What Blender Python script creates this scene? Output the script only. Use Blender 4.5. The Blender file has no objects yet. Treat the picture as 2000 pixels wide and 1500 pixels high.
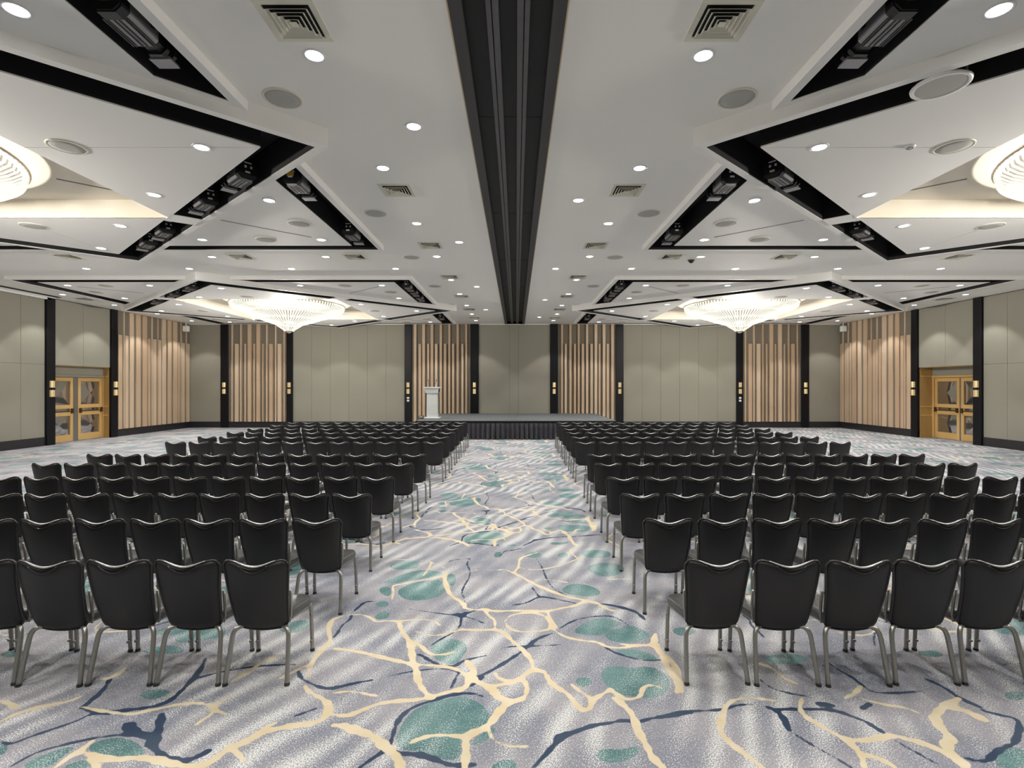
import bpy, bmesh, math, random
import numpy as np
from mathutils import Vector
from mathutils.geometry import tessellate_polygon

random.seed(7)
PI = math.pi
C = bpy.context.scene.collection
S = bpy.context.scene

# ------------------------------------------------------------------ camera
CAMX, CAMZ = 0.07, 2.10
cam_d = bpy.data.cameras.new('camera'); cam = bpy.data.objects.new('camera', cam_d); C.objects.link(cam)
cam.location = (CAMX, 0, CAMZ); cam.rotation_euler = (PI / 2, 0, 0)
cam_d.sensor_width = 36; cam_d.lens = 18.0
cam_d.shift_x = -8 / 2000; cam_d.shift_y = 5 / 2000
cam_d.clip_start = 0.05; cam_d.clip_end = 200
S.camera = cam
# ------------------------------------------------------------------ world, exposure
w = bpy.data.worlds.new('world'); S.world = w; w.use_nodes = True
w.node_tree.nodes['Background'].inputs[0].default_value = (1.0, 0.97, 0.92, 1)
w.node_tree.nodes['Background'].inputs[1].default_value = 0.0
vs = S.view_settings
vs.view_transform = 'Standard'; vs.look = 'None'; vs.gamma = 1.0; vs.use_curve_mapping = False
vs.exposure = 0.40
try:
    S.cycles.max_bounces = 6; S.cycles.diffuse_bounces = 4; S.cycles.glossy_bounces = 2
    S.cycles.use_adaptive_sampling = True; S.cycles.adaptive_threshold = 0.05
    S.cycles.transparent_max_bounces = 12; S.cycles.sample_clamp_indirect = 6.0
    S.cycles.caustics_reflective = False; S.cycles.caustics_refractive = False
except Exception:
    pass
SPOT_W = 135.0        # each downlight
CHAND_W = 1150.0      # bulbs inside each chandelier

# ------------------------------------------------------------------ dimensions (metres)
CEIL = 5.30; ZSQ = 5.19; ZDI = 5.066; ZREC = 5.40
WX = 16.70; YF = 26.25; YB = -2.0
SX = 8.83; SY = (6.35, 20.07)                    # star coffer centres
HX, HY, VX, VY = 5.89, 5.29, 6.57, 5.87           # square half sides, diamond half diagonals
RIX, RIY = 2.80, 2.69                             # inner recess

# ------------------------------------------------------------------ materials
def lin(r, g, b):
    f = lambda c: (c / 255 / 12.92) if c / 255 <= 0.04045 else ((c / 255 + 0.055) / 1.055) ** 2.4
    return (f(r), f(g), f(b), 1)
MATS = {}
def mat(name, col, rough=0.5, metal=0.0, emit=None, estr=0.0, noise=None, spec=0.5, bump=None, coat=0.0, stretch=None, sheen=0.0):
    m = bpy.data.materials.new(name); m.use_nodes = True; nt = m.node_tree
    b = nt.nodes['Principled BSDF']
    b.inputs['Base Color'].default_value = col
    b.inputs['Roughness'].default_value = rough
    b.inputs['Metallic'].default_value = metal
    b.inputs['Specular IOR Level'].default_value = spec
    b.inputs['Coat Weight'].default_value = coat
    b.inputs['Sheen Weight'].default_value = sheen
    if emit:
        b.inputs['Emission Color'].default_value = emit; b.inputs['Emission Strength'].default_value = estr
    if noise or bump:
        tc = nt.nodes.new('ShaderNodeTexCoord'); mp = nt.nodes.new('ShaderNodeMapping')
        nt.links.new(tc.outputs['Object'], mp.inputs[0])
        if stretch: mp.inputs['Scale'].default_value = stretch
    if noise:
        sc, amt = noise
        n = nt.nodes.new('ShaderNodeTexNoise'); n.inputs['Scale'].default_value = sc; n.inputs['Detail'].default_value = 4
        nt.links.new(mp.outputs[0], n.inputs['Vector'])
        mx = nt.nodes.new('ShaderNodeMix'); mx.data_type = 'RGBA'
        c0 = [max(0, c * (1 - amt)) for c in col[:3]] + [1]; c1 = [min(1, c * (1 + amt)) for c in col[:3]] + [1]
        mx.inputs['A'].default_value = c0; mx.inputs['B'].default_value = c1
        nt.links.new(n.outputs['Fac'], mx.inputs['Factor']); nt.links.new(mx.outputs['Result'], b.inputs['Base Color'])
    if bump:
        sc, st = bump
        n = nt.nodes.new('ShaderNodeTexNoise'); n.inputs['Scale'].default_value = sc; n.inputs['Detail'].default_value = 2
        nt.links.new(mp.outputs[0], n.inputs['Vector'])
        bp = nt.nodes.new('ShaderNodeBump'); bp.inputs['Strength'].default_value = st; bp.inputs['Distance'].default_value = 0.002
        nt.links.new(n.outputs['Fac'], bp.inputs['Height']); nt.links.new(bp.outputs[0], b.inputs['Normal'])
    MATS[name] = m
    return m
M_ceil = mat('ceiling_paint', (0.92, 0.905, 0.87, 1), 0.75, noise=(0.6, 0.02))
M_panel = mat('coffer_panel_paint', (0.87, 0.86, 0.84, 1), 0.6, noise=(0.8, 0.015))
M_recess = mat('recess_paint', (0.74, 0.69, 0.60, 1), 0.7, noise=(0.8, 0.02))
M_black = mat('channel_black', (0.008, 0.008, 0.010, 1), 0.75, noise=(3, 0.3))
M_flange = mat('beam_flange', (0.060, 0.057, 0.060, 1), 0.5, metal=0.3, noise=(12, 0.25), stretch=(1, 0.1, 1))
M_beamblk = mat('beam_black', (0.012, 0.0113, 0.0125, 1), 0.6, noise=(9, 0.5), stretch=(3, 0.5, 1))
M_rail = mat('track_rail_metal', (0.12, 0.116, 0.12, 1), 0.45, metal=0.5, noise=(9, 0.15))
M_brassline = mat('beam_edge_brass', (0.55, 0.44, 0.30, 1), 0.4, metal=0.4)
M_fabric = mat('wall_fabric', (0.275, 0.263, 0.218, 1), 0.9, noise=(60, 0.10), stretch=(0.4, 0.4, 3.0), bump=(400, 0.3))
M_wallbase = mat('wall_backing', (0.13, 0.118, 0.098, 1), 0.9, noise=(40, 0.1))
M_pil = mat('pilaster_black', (0.0055, 0.0055, 0.0075, 1), 0.4, spec=0.25, noise=(2, 0.2))
M_skirting = mat('skirting_black', (0.020, 0.018, 0.022, 1), 0.4, noise=(3, 0.2))
def wood(name, c, amt, rough=0.45):
    return mat(name, c, rough, noise=(6, amt), stretch=(6, 6, 0.25))
M_slat = [wood('slat_ash_a', (0.54, 0.40, 0.275, 1), 0.10), wood('slat_ash_b', (0.60, 0.465, 0.34, 1), 0.10), wood('slat_ash_c', (0.51, 0.365, 0.25, 1), 0.10)]
M_slatback = mat('slat_backing_felt', (0.185, 0.160, 0.125, 1), 0.9, noise=(30, 0.1))
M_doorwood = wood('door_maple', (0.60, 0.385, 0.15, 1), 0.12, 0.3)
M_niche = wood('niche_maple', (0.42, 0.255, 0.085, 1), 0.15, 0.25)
M_glass = mat('mirror_glass', (0.50, 0.48, 0.46, 1), 0.05, metal=0.9, noise=(2, 0.03))
M_bronze = mat('bronze_handle', (0.16, 0.11, 0.06, 1), 0.3, metal=0.9)
M_steel = mat('door_edge_steel', (0.33, 0.32, 0.30, 1), 0.3, metal=0.8)
M_brass = mat('sconce_brass', (0.78, 0.62, 0.34, 1), 0.22, metal=1.0, emit=(1.0, 0.78, 0.42, 1), estr=0.25)
M_white = mat('white_plastic', (0.82, 0.82, 0.81, 1), 0.4)
M_lectern = mat('lectern_white', (0.72, 0.75, 0.74, 1), 0.35)
M_letter = mat('lectern_lettering', (0.38, 0.37, 0.40, 1), 0.5)
M_vent = mat('vent_paint', (0.72, 0.70, 0.60, 1), 0.5)
M_ring = mat('downlight_ring', (0.80, 0.80, 0.82, 1), 0.35)
M_lens = mat('downlight_lens', (1, 1, 1, 1), 0.3, emit=(0.95, 1.0, 0.99, 1), estr=9.0)
M_grille = mat('speaker_grille', (0.46, 0.455, 0.43, 1), 0.8, noise=(260, 0.18))
M_dark = mat('void_black', (0.006, 0.006, 0.006, 1), 0.9)
M_groove = mat('slot_dark', (0.10, 0.095, 0.085, 1), 0.8)
M_fixblk = mat('spot_black_plastic', (0.014, 0.014, 0.016, 1), 0.35)
M_fixgry = mat('spot_grey_metal', (0.32, 0.31, 0.33, 1), 0.4, metal=0.4)
M_fixlens = mat('spot_lens', (0.75, 0.72, 0.64, 1), 0.1, metal=0.3)
M_vinyl = mat('chair_vinyl', (0.0105, 0.0095, 0.0110, 1), 0.40, bump=(300, 0.15), noise=(8, 0.12))
M_seat = mat('seat_vinyl_painted_sheen', (0.052, 0.051, 0.049, 1), 0.36, spec=0.8, bump=(250, 0.15), noise=(8, 0.12))  # black seat painted lighter: ceiling reflection on its top put into the base colour
M_trim = mat('chair_piping', (0.028, 0.028, 0.029, 1), 0.28)
M_grip = mat('chair_grip', (0.45, 0.45, 0.45, 1), 0.33, metal=0.7)
M_leg = mat('chair_leg_metal', (0.36, 0.35, 0.325, 1), 0.36, metal=0.85, noise=(20, 0.08))
M_glide = mat('chair_glide', (0.03, 0.03, 0.03, 1), 0.5)
M_deck = mat('stage_carpet', (0.080, 0.090, 0.097, 1), 0.75, noise=(14, 0.2))
M_skirt = mat('stage_skirt', (0.030, 0.028, 0.038, 1), 0.5, sheen=0.3)
M_chrome = mat('chandelier_frame', (0.75, 0.68, 0.55, 1), 0.25, metal=0.9)
M_yellow = mat('warning_label', (0.75, 0.50, 0.06, 1), 0.5)

def crystal(name, estr, trans):
    m = bpy.data.materials.new(name); m.use_nodes = True; nt = m.node_tree
    nt.nodes.clear()
    out = nt.nodes.new('ShaderNodeOutputMaterial')
    em = nt.nodes.new('ShaderNodeEmission'); em.inputs[0].default_value = (1.0, 0.93, 0.78, 1); em.inputs[1].default_value = estr
    gl = nt.nodes.new('ShaderNodeBsdfGlossy'); gl.inputs['Roughness'].default_value = 0.1
    tr = nt.nodes.new('ShaderNodeBsdfTransparent')
    ad = nt.nodes.new('ShaderNodeMixShader'); ad.inputs[0].default_value = 0.25
    nt.links.new(em.outputs[0], ad.inputs[1]); nt.links.new(gl.outputs[0], ad.inputs[2])
    mx = nt.nodes.new('ShaderNodeMixShader'); mx.inputs[0].default_value = trans
    nt.links.new(ad.outputs[0], mx.inputs[1]); nt.links.new(tr.outputs[0], mx.inputs[2])
    nt.links.new(mx.outputs[0], out.inputs[0])
    return m
M_crys = crystal('crystal_rods', 1.15, 0.10)
M_crysin = crystal('crystal_inner', 0.17, 0.15)
M_crystip = crystal('crystal_tip', 1.1, 0.6)
for m_ in (M_lens, M_crys, M_crystip): m_.cycles.emission_sampling = 'NONE'

# ------------------------------------------------------------------ mesh helpers
class MB:
    def __init__(s): s.v = []; s.f = []
    def add(s, vs, fs):
        o = len(s.v); s.v += [tuple(v) for v in vs]; s.f += [tuple(i + o for i in f) for f in fs]; return s
    def box(s, x0, x1, y0, y1, z0, z1):
        return s.add([(x0, y0, z0), (x1, y0, z0), (x1, y1, z0), (x0, y1, z0), (x0, y0, z1), (x1, y0, z1), (x1, y1, z1), (x0, y1, z1)],
                     [(0, 3, 2, 1), (4, 5, 6, 7), (0, 1, 5, 4), (1, 2, 6, 5), (2, 3, 7, 6), (3, 0, 4, 7)])
    def cbox(s, x0, x1, y0, y1, z0, z1, c=0.004):
        bm = bmesh.new(); bmesh.ops.create_cube(bm, size=1)
        for v in bm.verts: v.co = ((x0 + x1) / 2 + v.co.x * (x1 - x0), (y0 + y1) / 2 + v.co.y * (y1 - y0), (z0 + z1) / 2 + v.co.z * (z1 - z0))
        bmesh.ops.bevel(bm, geom=bm.edges[:], offset=c, segments=1, affect='EDGES')
        bm.verts.index_update()
        s.add([v.co[:] for v in bm.verts], [[v.index for v in f.verts] for f in bm.faces]); bm.free(); return s
    def prism(s, poly, z0, z1, caps=(1, 1)):
        a = sum(poly[i][0] * poly[(i + 1) % len(poly)][1] - poly[(i + 1) % len(poly)][0] * poly[i][1] for i in range(len(poly)))
        if a < 0: poly = poly[::-1]
        n = len(poly)
        vs = [(p[0], p[1], z0) for p in poly] + [(p[0], p[1], z1) for p in poly]
        fs = [(i, (i + 1) % n, n + (i + 1) % n, n + i) for i in range(n)]
        tri = tessellate_polygon([[Vector((p[0], p[1], 0)) for p in poly]])
        for t in tri:
            x = sum(poly[t[i]][0] * poly[t[(i + 1) % 3]][1] - poly[t[(i + 1) % 3]][0] * poly[t[i]][1] for i in range(3))
            t = tuple(t) if x > 0 else tuple(t[::-1])
            if caps[0]: fs.append(t[::-1])
            if caps[1]: fs.append(tuple(i + n for i in t))
        return s.add(vs, fs)
    def tube(s, pts, r, n=8, closed=False, caps=True):
        P = [Vector(p) for p in pts]; k = len(P); vs = []; up = None
        rs = r if isinstance(r, (list, tuple)) else [r] * k
        for i in range(k):
            if closed: t = (P[(i + 1) % k] - P[i - 1]).normalized()
            else: t = (P[min(i + 1, k - 1)] - P[max(i - 1, 0)]).normalized()
            if up is None:
                up = Vector((0, 0, 1)) if abs(t.z) < 0.9 else Vector((0, 1, 0))
            a = t.cross(up).normalized(); up = a.cross(t).normalized()
            for j in range(n):
                th = 2 * PI * j / n
                vs.append(tuple(P[i] + (a * math.cos(th) + up * math.sin(th)) * rs[i]))
        fs = []
        for i in range(k if closed else k - 1):
            for j in range(n):
                i2 = (i + 1) % k
                fs.append((i * n + j, i * n + (j + 1) % n, i2 * n + (j + 1) % n, i2 * n + j))
        if caps and not closed:
            fs.append(tuple(range(n))[::-1]); fs.append(tuple((k - 1) * n + j for j in range(n)))
        return s.add(vs, fs)
    def lathe(s, prof, n=32, c=(0, 0, 0)):
        vs = []; k = len(prof)
        for r, z in prof:
            for j in range(n):
                th = 2 * PI * j / n
                vs.append((c[0] + r * math.cos(th), c[1] + r * math.sin(th), c[2] + z))
        fs = [(i * n + j, i * n + (j + 1) % n, (i + 1) * n + (j + 1) % n, (i + 1) * n + j) for i in range(k - 1) for j in range(n)]
        return s.add(vs, fs)
    def disc(s, r, z, n=32, c=(0, 0), down=True):
        vs = [(c[0] + r * math.cos(2 * PI * j / n), c[1] + r * math.sin(2 * PI * j / n), z) for j in range(n)]
        f = tuple(range(n)); return s.add(vs, [f[::-1] if down else f])
    def mesh(s, name, material, smooth=False, recalc=False):
        me = bpy.data.meshes.new(name); me.from_pydata(s.v, [], s.f)
        if recalc:
            bm = bmesh.new(); bm.from_mesh(me); bmesh.ops.recalc_face_normals(bm, faces=bm.faces[:]); bm.to_mesh(me); bm.free()
        me.materials.append(material)
        if smooth: me.polygons.foreach_set('use_smooth', [True] * len(me.polygons))
        me.update(); return me
    def build(s, name, material, parent=None, smooth=False, recalc=False):
        return link(name, s.mesh(name, material, smooth, recalc), parent)
def link(name, me, parent=None, loc=(0, 0, 0), rot=(0, 0, 0)):
    o = bpy.data.objects.new(name, me); C.objects.link(o); o.parent = parent; o.location = loc; o.rotation_euler = rot
    return o
def tag(o, label, cat, group=None):
    o['label'] = label; o['category'] = cat
    if group: o['group'] = group
    return o
def thing(name, label, cat, loc=(0, 0, 0), rz=0, group=None):
    return tag(link(name, None, None, loc, (0, 0, rz)), label, cat, group)
def struct(o): o['kind'] = 'structure'; return o
def smooth_angle(me, ang=40):
    me.polygons.foreach_set('use_smooth', [True] * len(me.polygons))
    bm = bmesh.new(); bm.from_mesh(me)
    for e in bm.edges:
        if len(e.link_faces) == 2 and e.calc_face_angle(0) > math.radians(ang): e.smooth = False
    bm.to_mesh(me); bm.free()
ORD = ['zeroth', 'first', 'second', 'third', 'fourth', 'fifth', 'sixth', 'seventh', 'eighth', 'ninth', 'tenth', 'eleventh', 'twelfth', 'thirteenth']
def nth(i, what=''): return ORD[i]

# ================================================================== FLOOR (traced carpet pattern, repeats)
PXT, PDT = 7.2, 3.94
def floor_pt(o, x, y):
    px = o + x / 2.857; py = 1000 + y / 2.857
    d = CAMZ * 1000 / (py - 755); return ((px - 1008) * d / 1000 + CAMX, d)
Z1, Z2, Z3 = 0, 650, 1300
CREAM = [
 (Z2, .022, [(0,760),(130,775),(250,805),(380,835),(440,850)]),
 (Z2, .026, [(370,610),(380,660),(430,720),(440,780),(450,850),(470,890),(470,930),(500,990),(550,1040)]),
 (Z2, .020, [(0,1130),(80,1140),(150,1110),(250,1070),(350,1055),(450,1050),(550,1035)]),
 (Z2, .012, [(0,1010),(80,1000),(150,1005),(200,1020),(265,1028)]),
 (Z2, .018, [(550,1030),(640,1005),(720,985)]),
 (Z2, .018, [(450,850),(540,855),(620,860),(700,880),(745,910),(760,950),(730,990),(700,1000)]),
 (Z2, .030, [(745,830),(770,860),(790,880),(770,920),(800,945),(860,970),(900,1000),(915,1030),(960,1050)]),
 (Z2, .022, [(860,970),(940,965),(1010,950),(1060,920),(1110,880),(1160,885),(1190,900),(1210,950),(1260,985),(1320,1020),(1360,1080),(1400,1110),(1440,1095),(1445,1050),(1500,1020),(1545,990)]),
 (Z2, .016, [(920,1030),(1000,1060),(1080,1030),(1085,970),(1060,930)]),
 (Z2, .028, [(1060,1045),(970,1070),(930,1110),(880,1180),(830,1215),(760,1240),(740,1270),(745,1330),(735,1440)]),
 (Z2, .016, [(740,1255),(650,1245),(560,1245),(480,1265),(430,1290)]),
 (Z2, .009, [(870,1215),(890,1270),(960,1305),(1040,1310),(1110,1305)]),
 (Z2, .032, [(0,1190),(60,1190),(120,1215),(200,1240),(255,1270),(290,1310),(340,1340),(370,1390),(385,1440)]),
 (Z2, .016, [(1545,985),(1590,1020),(1650,1050),(1720,1030),(1725,985),(1770,960),(1845,985)]),
 (Z2, .026, [(1570,1040),(1640,1090),(1680,1140),(1700,1220),(1750,1300),(1780,1370),(1850,1430)]),
 (Z2, .024, [(1845,810),(1860,860),(1890,900),(1930,950),(1950,1005)]),
 (Z2, .030, [(1800,680),(1790,730),(1810,760),(1845,810)]),
 (Z2, .014, [(1800,740),(1700,745),(1590,735)]),
 (Z2, .016, [(1230,655),(1290,695),(1350,710),(1420,720),(1480,725),(1530,755),(1620,760),(1700,745)]),
 (Z2, .014, [(960,610),(990,575),(1080,560),(1170,570),(1210,610),(1220,650),(1160,665),(1050,670),(980,650),(960,610)]),
 (Z2, .022, [(720,655),(820,660),(890,655),(950,665),(1000,720),(1040,750),(1080,790),(1110,830),(1120,880)]),
 (Z2, .012, [(370,610),(450,600),(540,600),(580,615),(600,635)]),
 (Z2, .014, [(370,610),(300,605),(240,615),(215,590),(160,570),(80,575)]),
 (Z2, .012, [(460,665),(530,690),(620,685),(680,665),(720,655)]),
 (Z2, .020, [(730,535),(800,550),(840,540),(900,555),(1000,550),(1100,550),(1200,555),(1280,535),(1350,525),(1400,500),(1470,500),(1530,545),(1600,555)]),
 (Z2, .014, [(840,540),(870,580),(905,600),(905,650)]),
 (Z2, .014, [(1200,560),(1215,600),(1250,650)]),
 (Z2, .024, [(1470,510),(1400,490),(1290,470),(1190,430),(1120,400),(1050,360),(1010,340)]),
 (Z2, .012, [(1010,340),(960,320),(900,325),(830,320),(770,330)]),
 (Z2, .016, [(1010,340),(1040,300),(1040,260),(1090,240),(1150,225)]),
 (Z2, .014, [(1040,310),(1120,325),(1200,315),(1280,295),(1370,260),(1400,260)]),
 (Z2, .012, [(1370,260),(1330,230),(1320,210),(1360,192)]),
 (Z2, .014, [(330,490),(340,440),(330,410),(400,400),(500,380),(600,365),(640,340)]),
 (Z2, .024, [(640,340),(620,370),(640,430),(660,470),(720,500),(740,530)]),
 (Z2, .012, [(500,360),(540,310),(550,280)]),
 (Z2, .010, [(300,270),(420,262),(550,275),(640,320)]),
 (Z2, .010, [(1130,380),(1200,375),(1320,395)]),
 (Z2, .012, [(1530,375),(1610,375),(1660,370)]),
 (Z2, .014, [(1330,960),(1380,1000),(1440,1040)]),
 (Z2, .016, [(440,720),(490,740),(530,790),(600,800),(680,780)]),
 (Z2, .014, [(900,890),(920,930),(1000,945)]),
 (Z1, .020, [(0,1170),(100,1120),(250,1080),(380,1060),(450,1030)]),
 (Z1, .016, [(450,1085),(560,1110),(640,1120),(740,1130),(820,1110),(900,1095),(980,1075),(1080,1065),(1150,1070),(1195,1085),(1220,1060),(1320,1020)]),
 (Z1, .012, [(1195,1085),(1180,1130),(1130,1160),(1090,1190)]),
 (Z1, .010, [(1195,1100),(1265,1130)]),
 (Z1, .018, [(290,1440),(380,1370),(450,1330),(500,1290),(520,1275)]),
 (Z1, .026, [(450,1340),(540,1360),(640,1385),(750,1370),(850,1375),(940,1400),(1040,1420),(1120,1420),(1200,1380),(1280,1310),(1380,1280),(1440,1240),(1540,1210),(1650,1190),(1770,1175),(1820,1140),(1840,1080),(1800,1040),(1730,1010),(1700,970)]),
 (Z1, .020, [(510,1370),(540,1440)]),
 (Z1, .014, [(1280,1310),(1330,1350),(1370,1395)]),
 (Z1, .012, [(1440,1240),(1480,1200),(1550,1170)]),
 (Z1, .022, [(1720,920),(1730,850),(1800,760),(1850,720),(1830,660),(1850,600),(1910,580)]),
 (Z1, .016, [(1700,860),(1620,900),(1560,930)]),
 (Z1, .018, [(1560,800),(1480,830),(1400,880),(1310,930)]),
 (Z1, .020, [(560,930),(620,930),(700,870)]),
 (Z1, .018, [(0,1050),(60,1070),(90,1100)]),
 (Z3, .014, [(330,1090),(370,1050),(450,1035),(560,1045),(620,1055)]),
 (Z3, .022, [(330,1095),(310,1160),(300,1220),(340,1270),(400,1320),(470,1370),(550,1435)]),
 (Z3, .020, [(760,1040),(745,1100),(790,1150),(860,1190),(950,1240),(1010,1270),(1060,1320),(1100,1370),(1110,1440)]),
 (Z3, .024, [(1010,1270),(1100,1275),(1200,1260),(1270,1245),(1340,1265),(1440,1290),(1530,1330),(1600,1370),(1680,1400)]),
 (Z3, .018, [(1100,1350),(1180,1370),(1260,1410),(1290,1435)]),
 (Z3, .016, [(1090,970),(1060,1010),(1000,1040)]),
 (Z3, .014, [(1090,1040),(1160,1060),(1250,1080),(1340,1090),(1420,1125)]),
 (Z3, .030, [(1640,1040),(1540,1090),(1500,1140),(1520,1190),(1560,1230),(1600,1260),(1560,1300),(1600,1350),(1650,1400),(1680,1435)]),
 (Z3, .034, [(1560,1080),(1650,1100),(1720,1130),(1780,1160)]),
 (Z3, .016, [(500,840),(600,870),(660,930),(740,960)]),
 (Z3, .020, [(0,800),(60,860),(80,940),(60,1010)]),
]
NAVY = [
 (Z2, .016, [(300,1320),(330,1270),(350,1190),(380,1140),(440,1090),(560,1050),(680,1015),(780,1010),(840,1030)]),
 (Z2, .020, [(300,1320),(380,1350),(470,1350),(560,1375),(640,1410),(720,1415),(800,1410)]),
 (Z2, .014, [(140,1435),(200,1390),(290,1330)]),
 (Z2, .016, [(1110,1435),(1200,1340),(1280,1250),(1370,1220),(1450,1190),(1560,1175),(1620,1160),(1700,1175),(1780,1150),(1860,1140),(2000,1120)]),
 (Z2, .024, [(1250,1270),(1280,1245),(1330,1235)]),
 (Z2, .016, [(800,920),(870,895),(960,840),(1030,795),(1080,760),(1130,710),(1230,675)]),
 (Z2, .008, [(940,760),(1000,750),(1080,750),(1180,745),(1280,740)]),
 (Z2, .010, [(1260,655),(1330,610),(1400,590),(1480,580),(1560,580),(1620,610),(1660,640)]),
 (Z2, .010, [(540,750),(600,710),(680,670),(715,630),(715,600),(720,575),(780,555),(810,545)]),
 (Z2, .008, [(420,540),(520,555),(620,570),(700,575),(800,600),(850,625)]),
 (Z2, .026, [(690,570),(720,580),(745,560)]),
 (Z2, .009, [(720,525),(740,490),(715,450),(740,400),(765,360),(765,320),(745,290),(765,260)]),
 (Z2, .014, [(1000,520),(1080,510),(1150,470),(1220,480),(1290,495),(1360,510)]),
 (Z2, .012, [(1150,470),(1110,420)]),
 (Z2, .007, [(1295,460),(1230,430),(1190,370),(1170,310),(1135,260)]),
 (Z2, .008, [(300,920),(380,900),(470,885),(560,875),(640,875),(720,895)]),
 (Z2, .008, [(0,985),(100,960),(230,935)]),
 (Z2, .014, [(450,790),(500,800),(540,830),(600,855),(680,865),(720,830),(860,800)]),
 (Z2, .010, [(660,985),(680,940),(700,900)]),
 (Z2, .012, [(1500,740),(1560,780),(1650,810),(1740,830),(1840,825)]),
 (Z2, .022, [(1470,510),(1560,520),(1640,540),(1700,560),(1740,600)]),
 (Z2, .014, [(110,560),(150,525),(180,500),(240,500)]),
 (Z2, .012, [(0,705),(30,670),(50,630),(100,600),(105,570)]),
 (Z2, .018, [(760,970),(800,950),(840,920)]),
 (Z2, .006, [(640,280),(680,265),(770,260)]),
 (Z2, .012, [(930,250),(960,215),(1000,215),(1060,200)]),
 (Z1, .018, [(460,1090),(500,1060),(560,1010),(600,960),(620,920)]),
 (Z1, .020, [(460,1090),(520,1110),(590,1125),(640,1115),(760,1100),(860,1085),(940,1060),(1000,1010),(1060,950),(1120,880),(1150,810)]),
 (Z1, .012, [(0,1280),(60,1300),(150,1260),(300,1210),(420,1170),(500,1130),(560,1120)]),
 (Z1, .012, [(60,1420),(200,1340),(350,1300),(480,1270),(600,1250),(720,1240),(800,1245)]),
 (Z1, .030, [(900,1130),(890,1200),(870,1260),(850,1300),(840,1250),(740,1230),(720,1190),(700,1180)]),
 (Z1, .024, [(850,1300),(890,1350),(960,1390),(1050,1390),(1110,1360),(1170,1330)]),
 (Z1, .014, [(1660,880),(1680,930),(1740,960),(1820,990),(1920,970),(2000,950)]),
 (Z1, .008, [(1640,1140),(1700,1120),(1780,1090)]),
 (Z1, .012, [(1090,930),(1200,900),(1350,870),(1500,855),(1650,850)]),
 (Z3, .012, [(0,1140),(100,1110),(240,1110),(330,1100),(400,1075),(500,1075)]),
 (Z3, .020, [(560,1085),(620,1110),(660,1150),(680,1200),(690,1220)]),
 (Z3, .016, [(620,1100),(740,1100),(860,1100),(960,1110),(1040,1140),(1120,1170),(1180,1210),(1240,1245)]),
 (Z3, .008, [(720,1240),(800,1290),(890,1340),(980,1390),(1050,1435)]),
 (Z3, .008, [(1270,1270),(1360,1320),(1450,1370),(1540,1420)]),
 (Z3, .016, [(1660,1370),(1740,1390),(1800,1390),(1840,1340),(1900,1310),(1950,1290),(1980,1200),(1960,1150),(1850,1130),(1760,1105)]),
 (Z3, .018, [(1450,930),(1560,980),(1640,1040),(1760,1090)]),
 (Z3, .012, [(910,840),(960,880),(1040,920),(1100,970),(1160,1010),(1300,1010),(1430,1000)]),
 (Z3, .010, [(520,930),(580,980),(680,1010),(800,1030)]),
 (Z3, .022, [(850,1070),(940,1080)]), (Z3, .016, [(1090,1100),(1140,1070)]),
]
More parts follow.
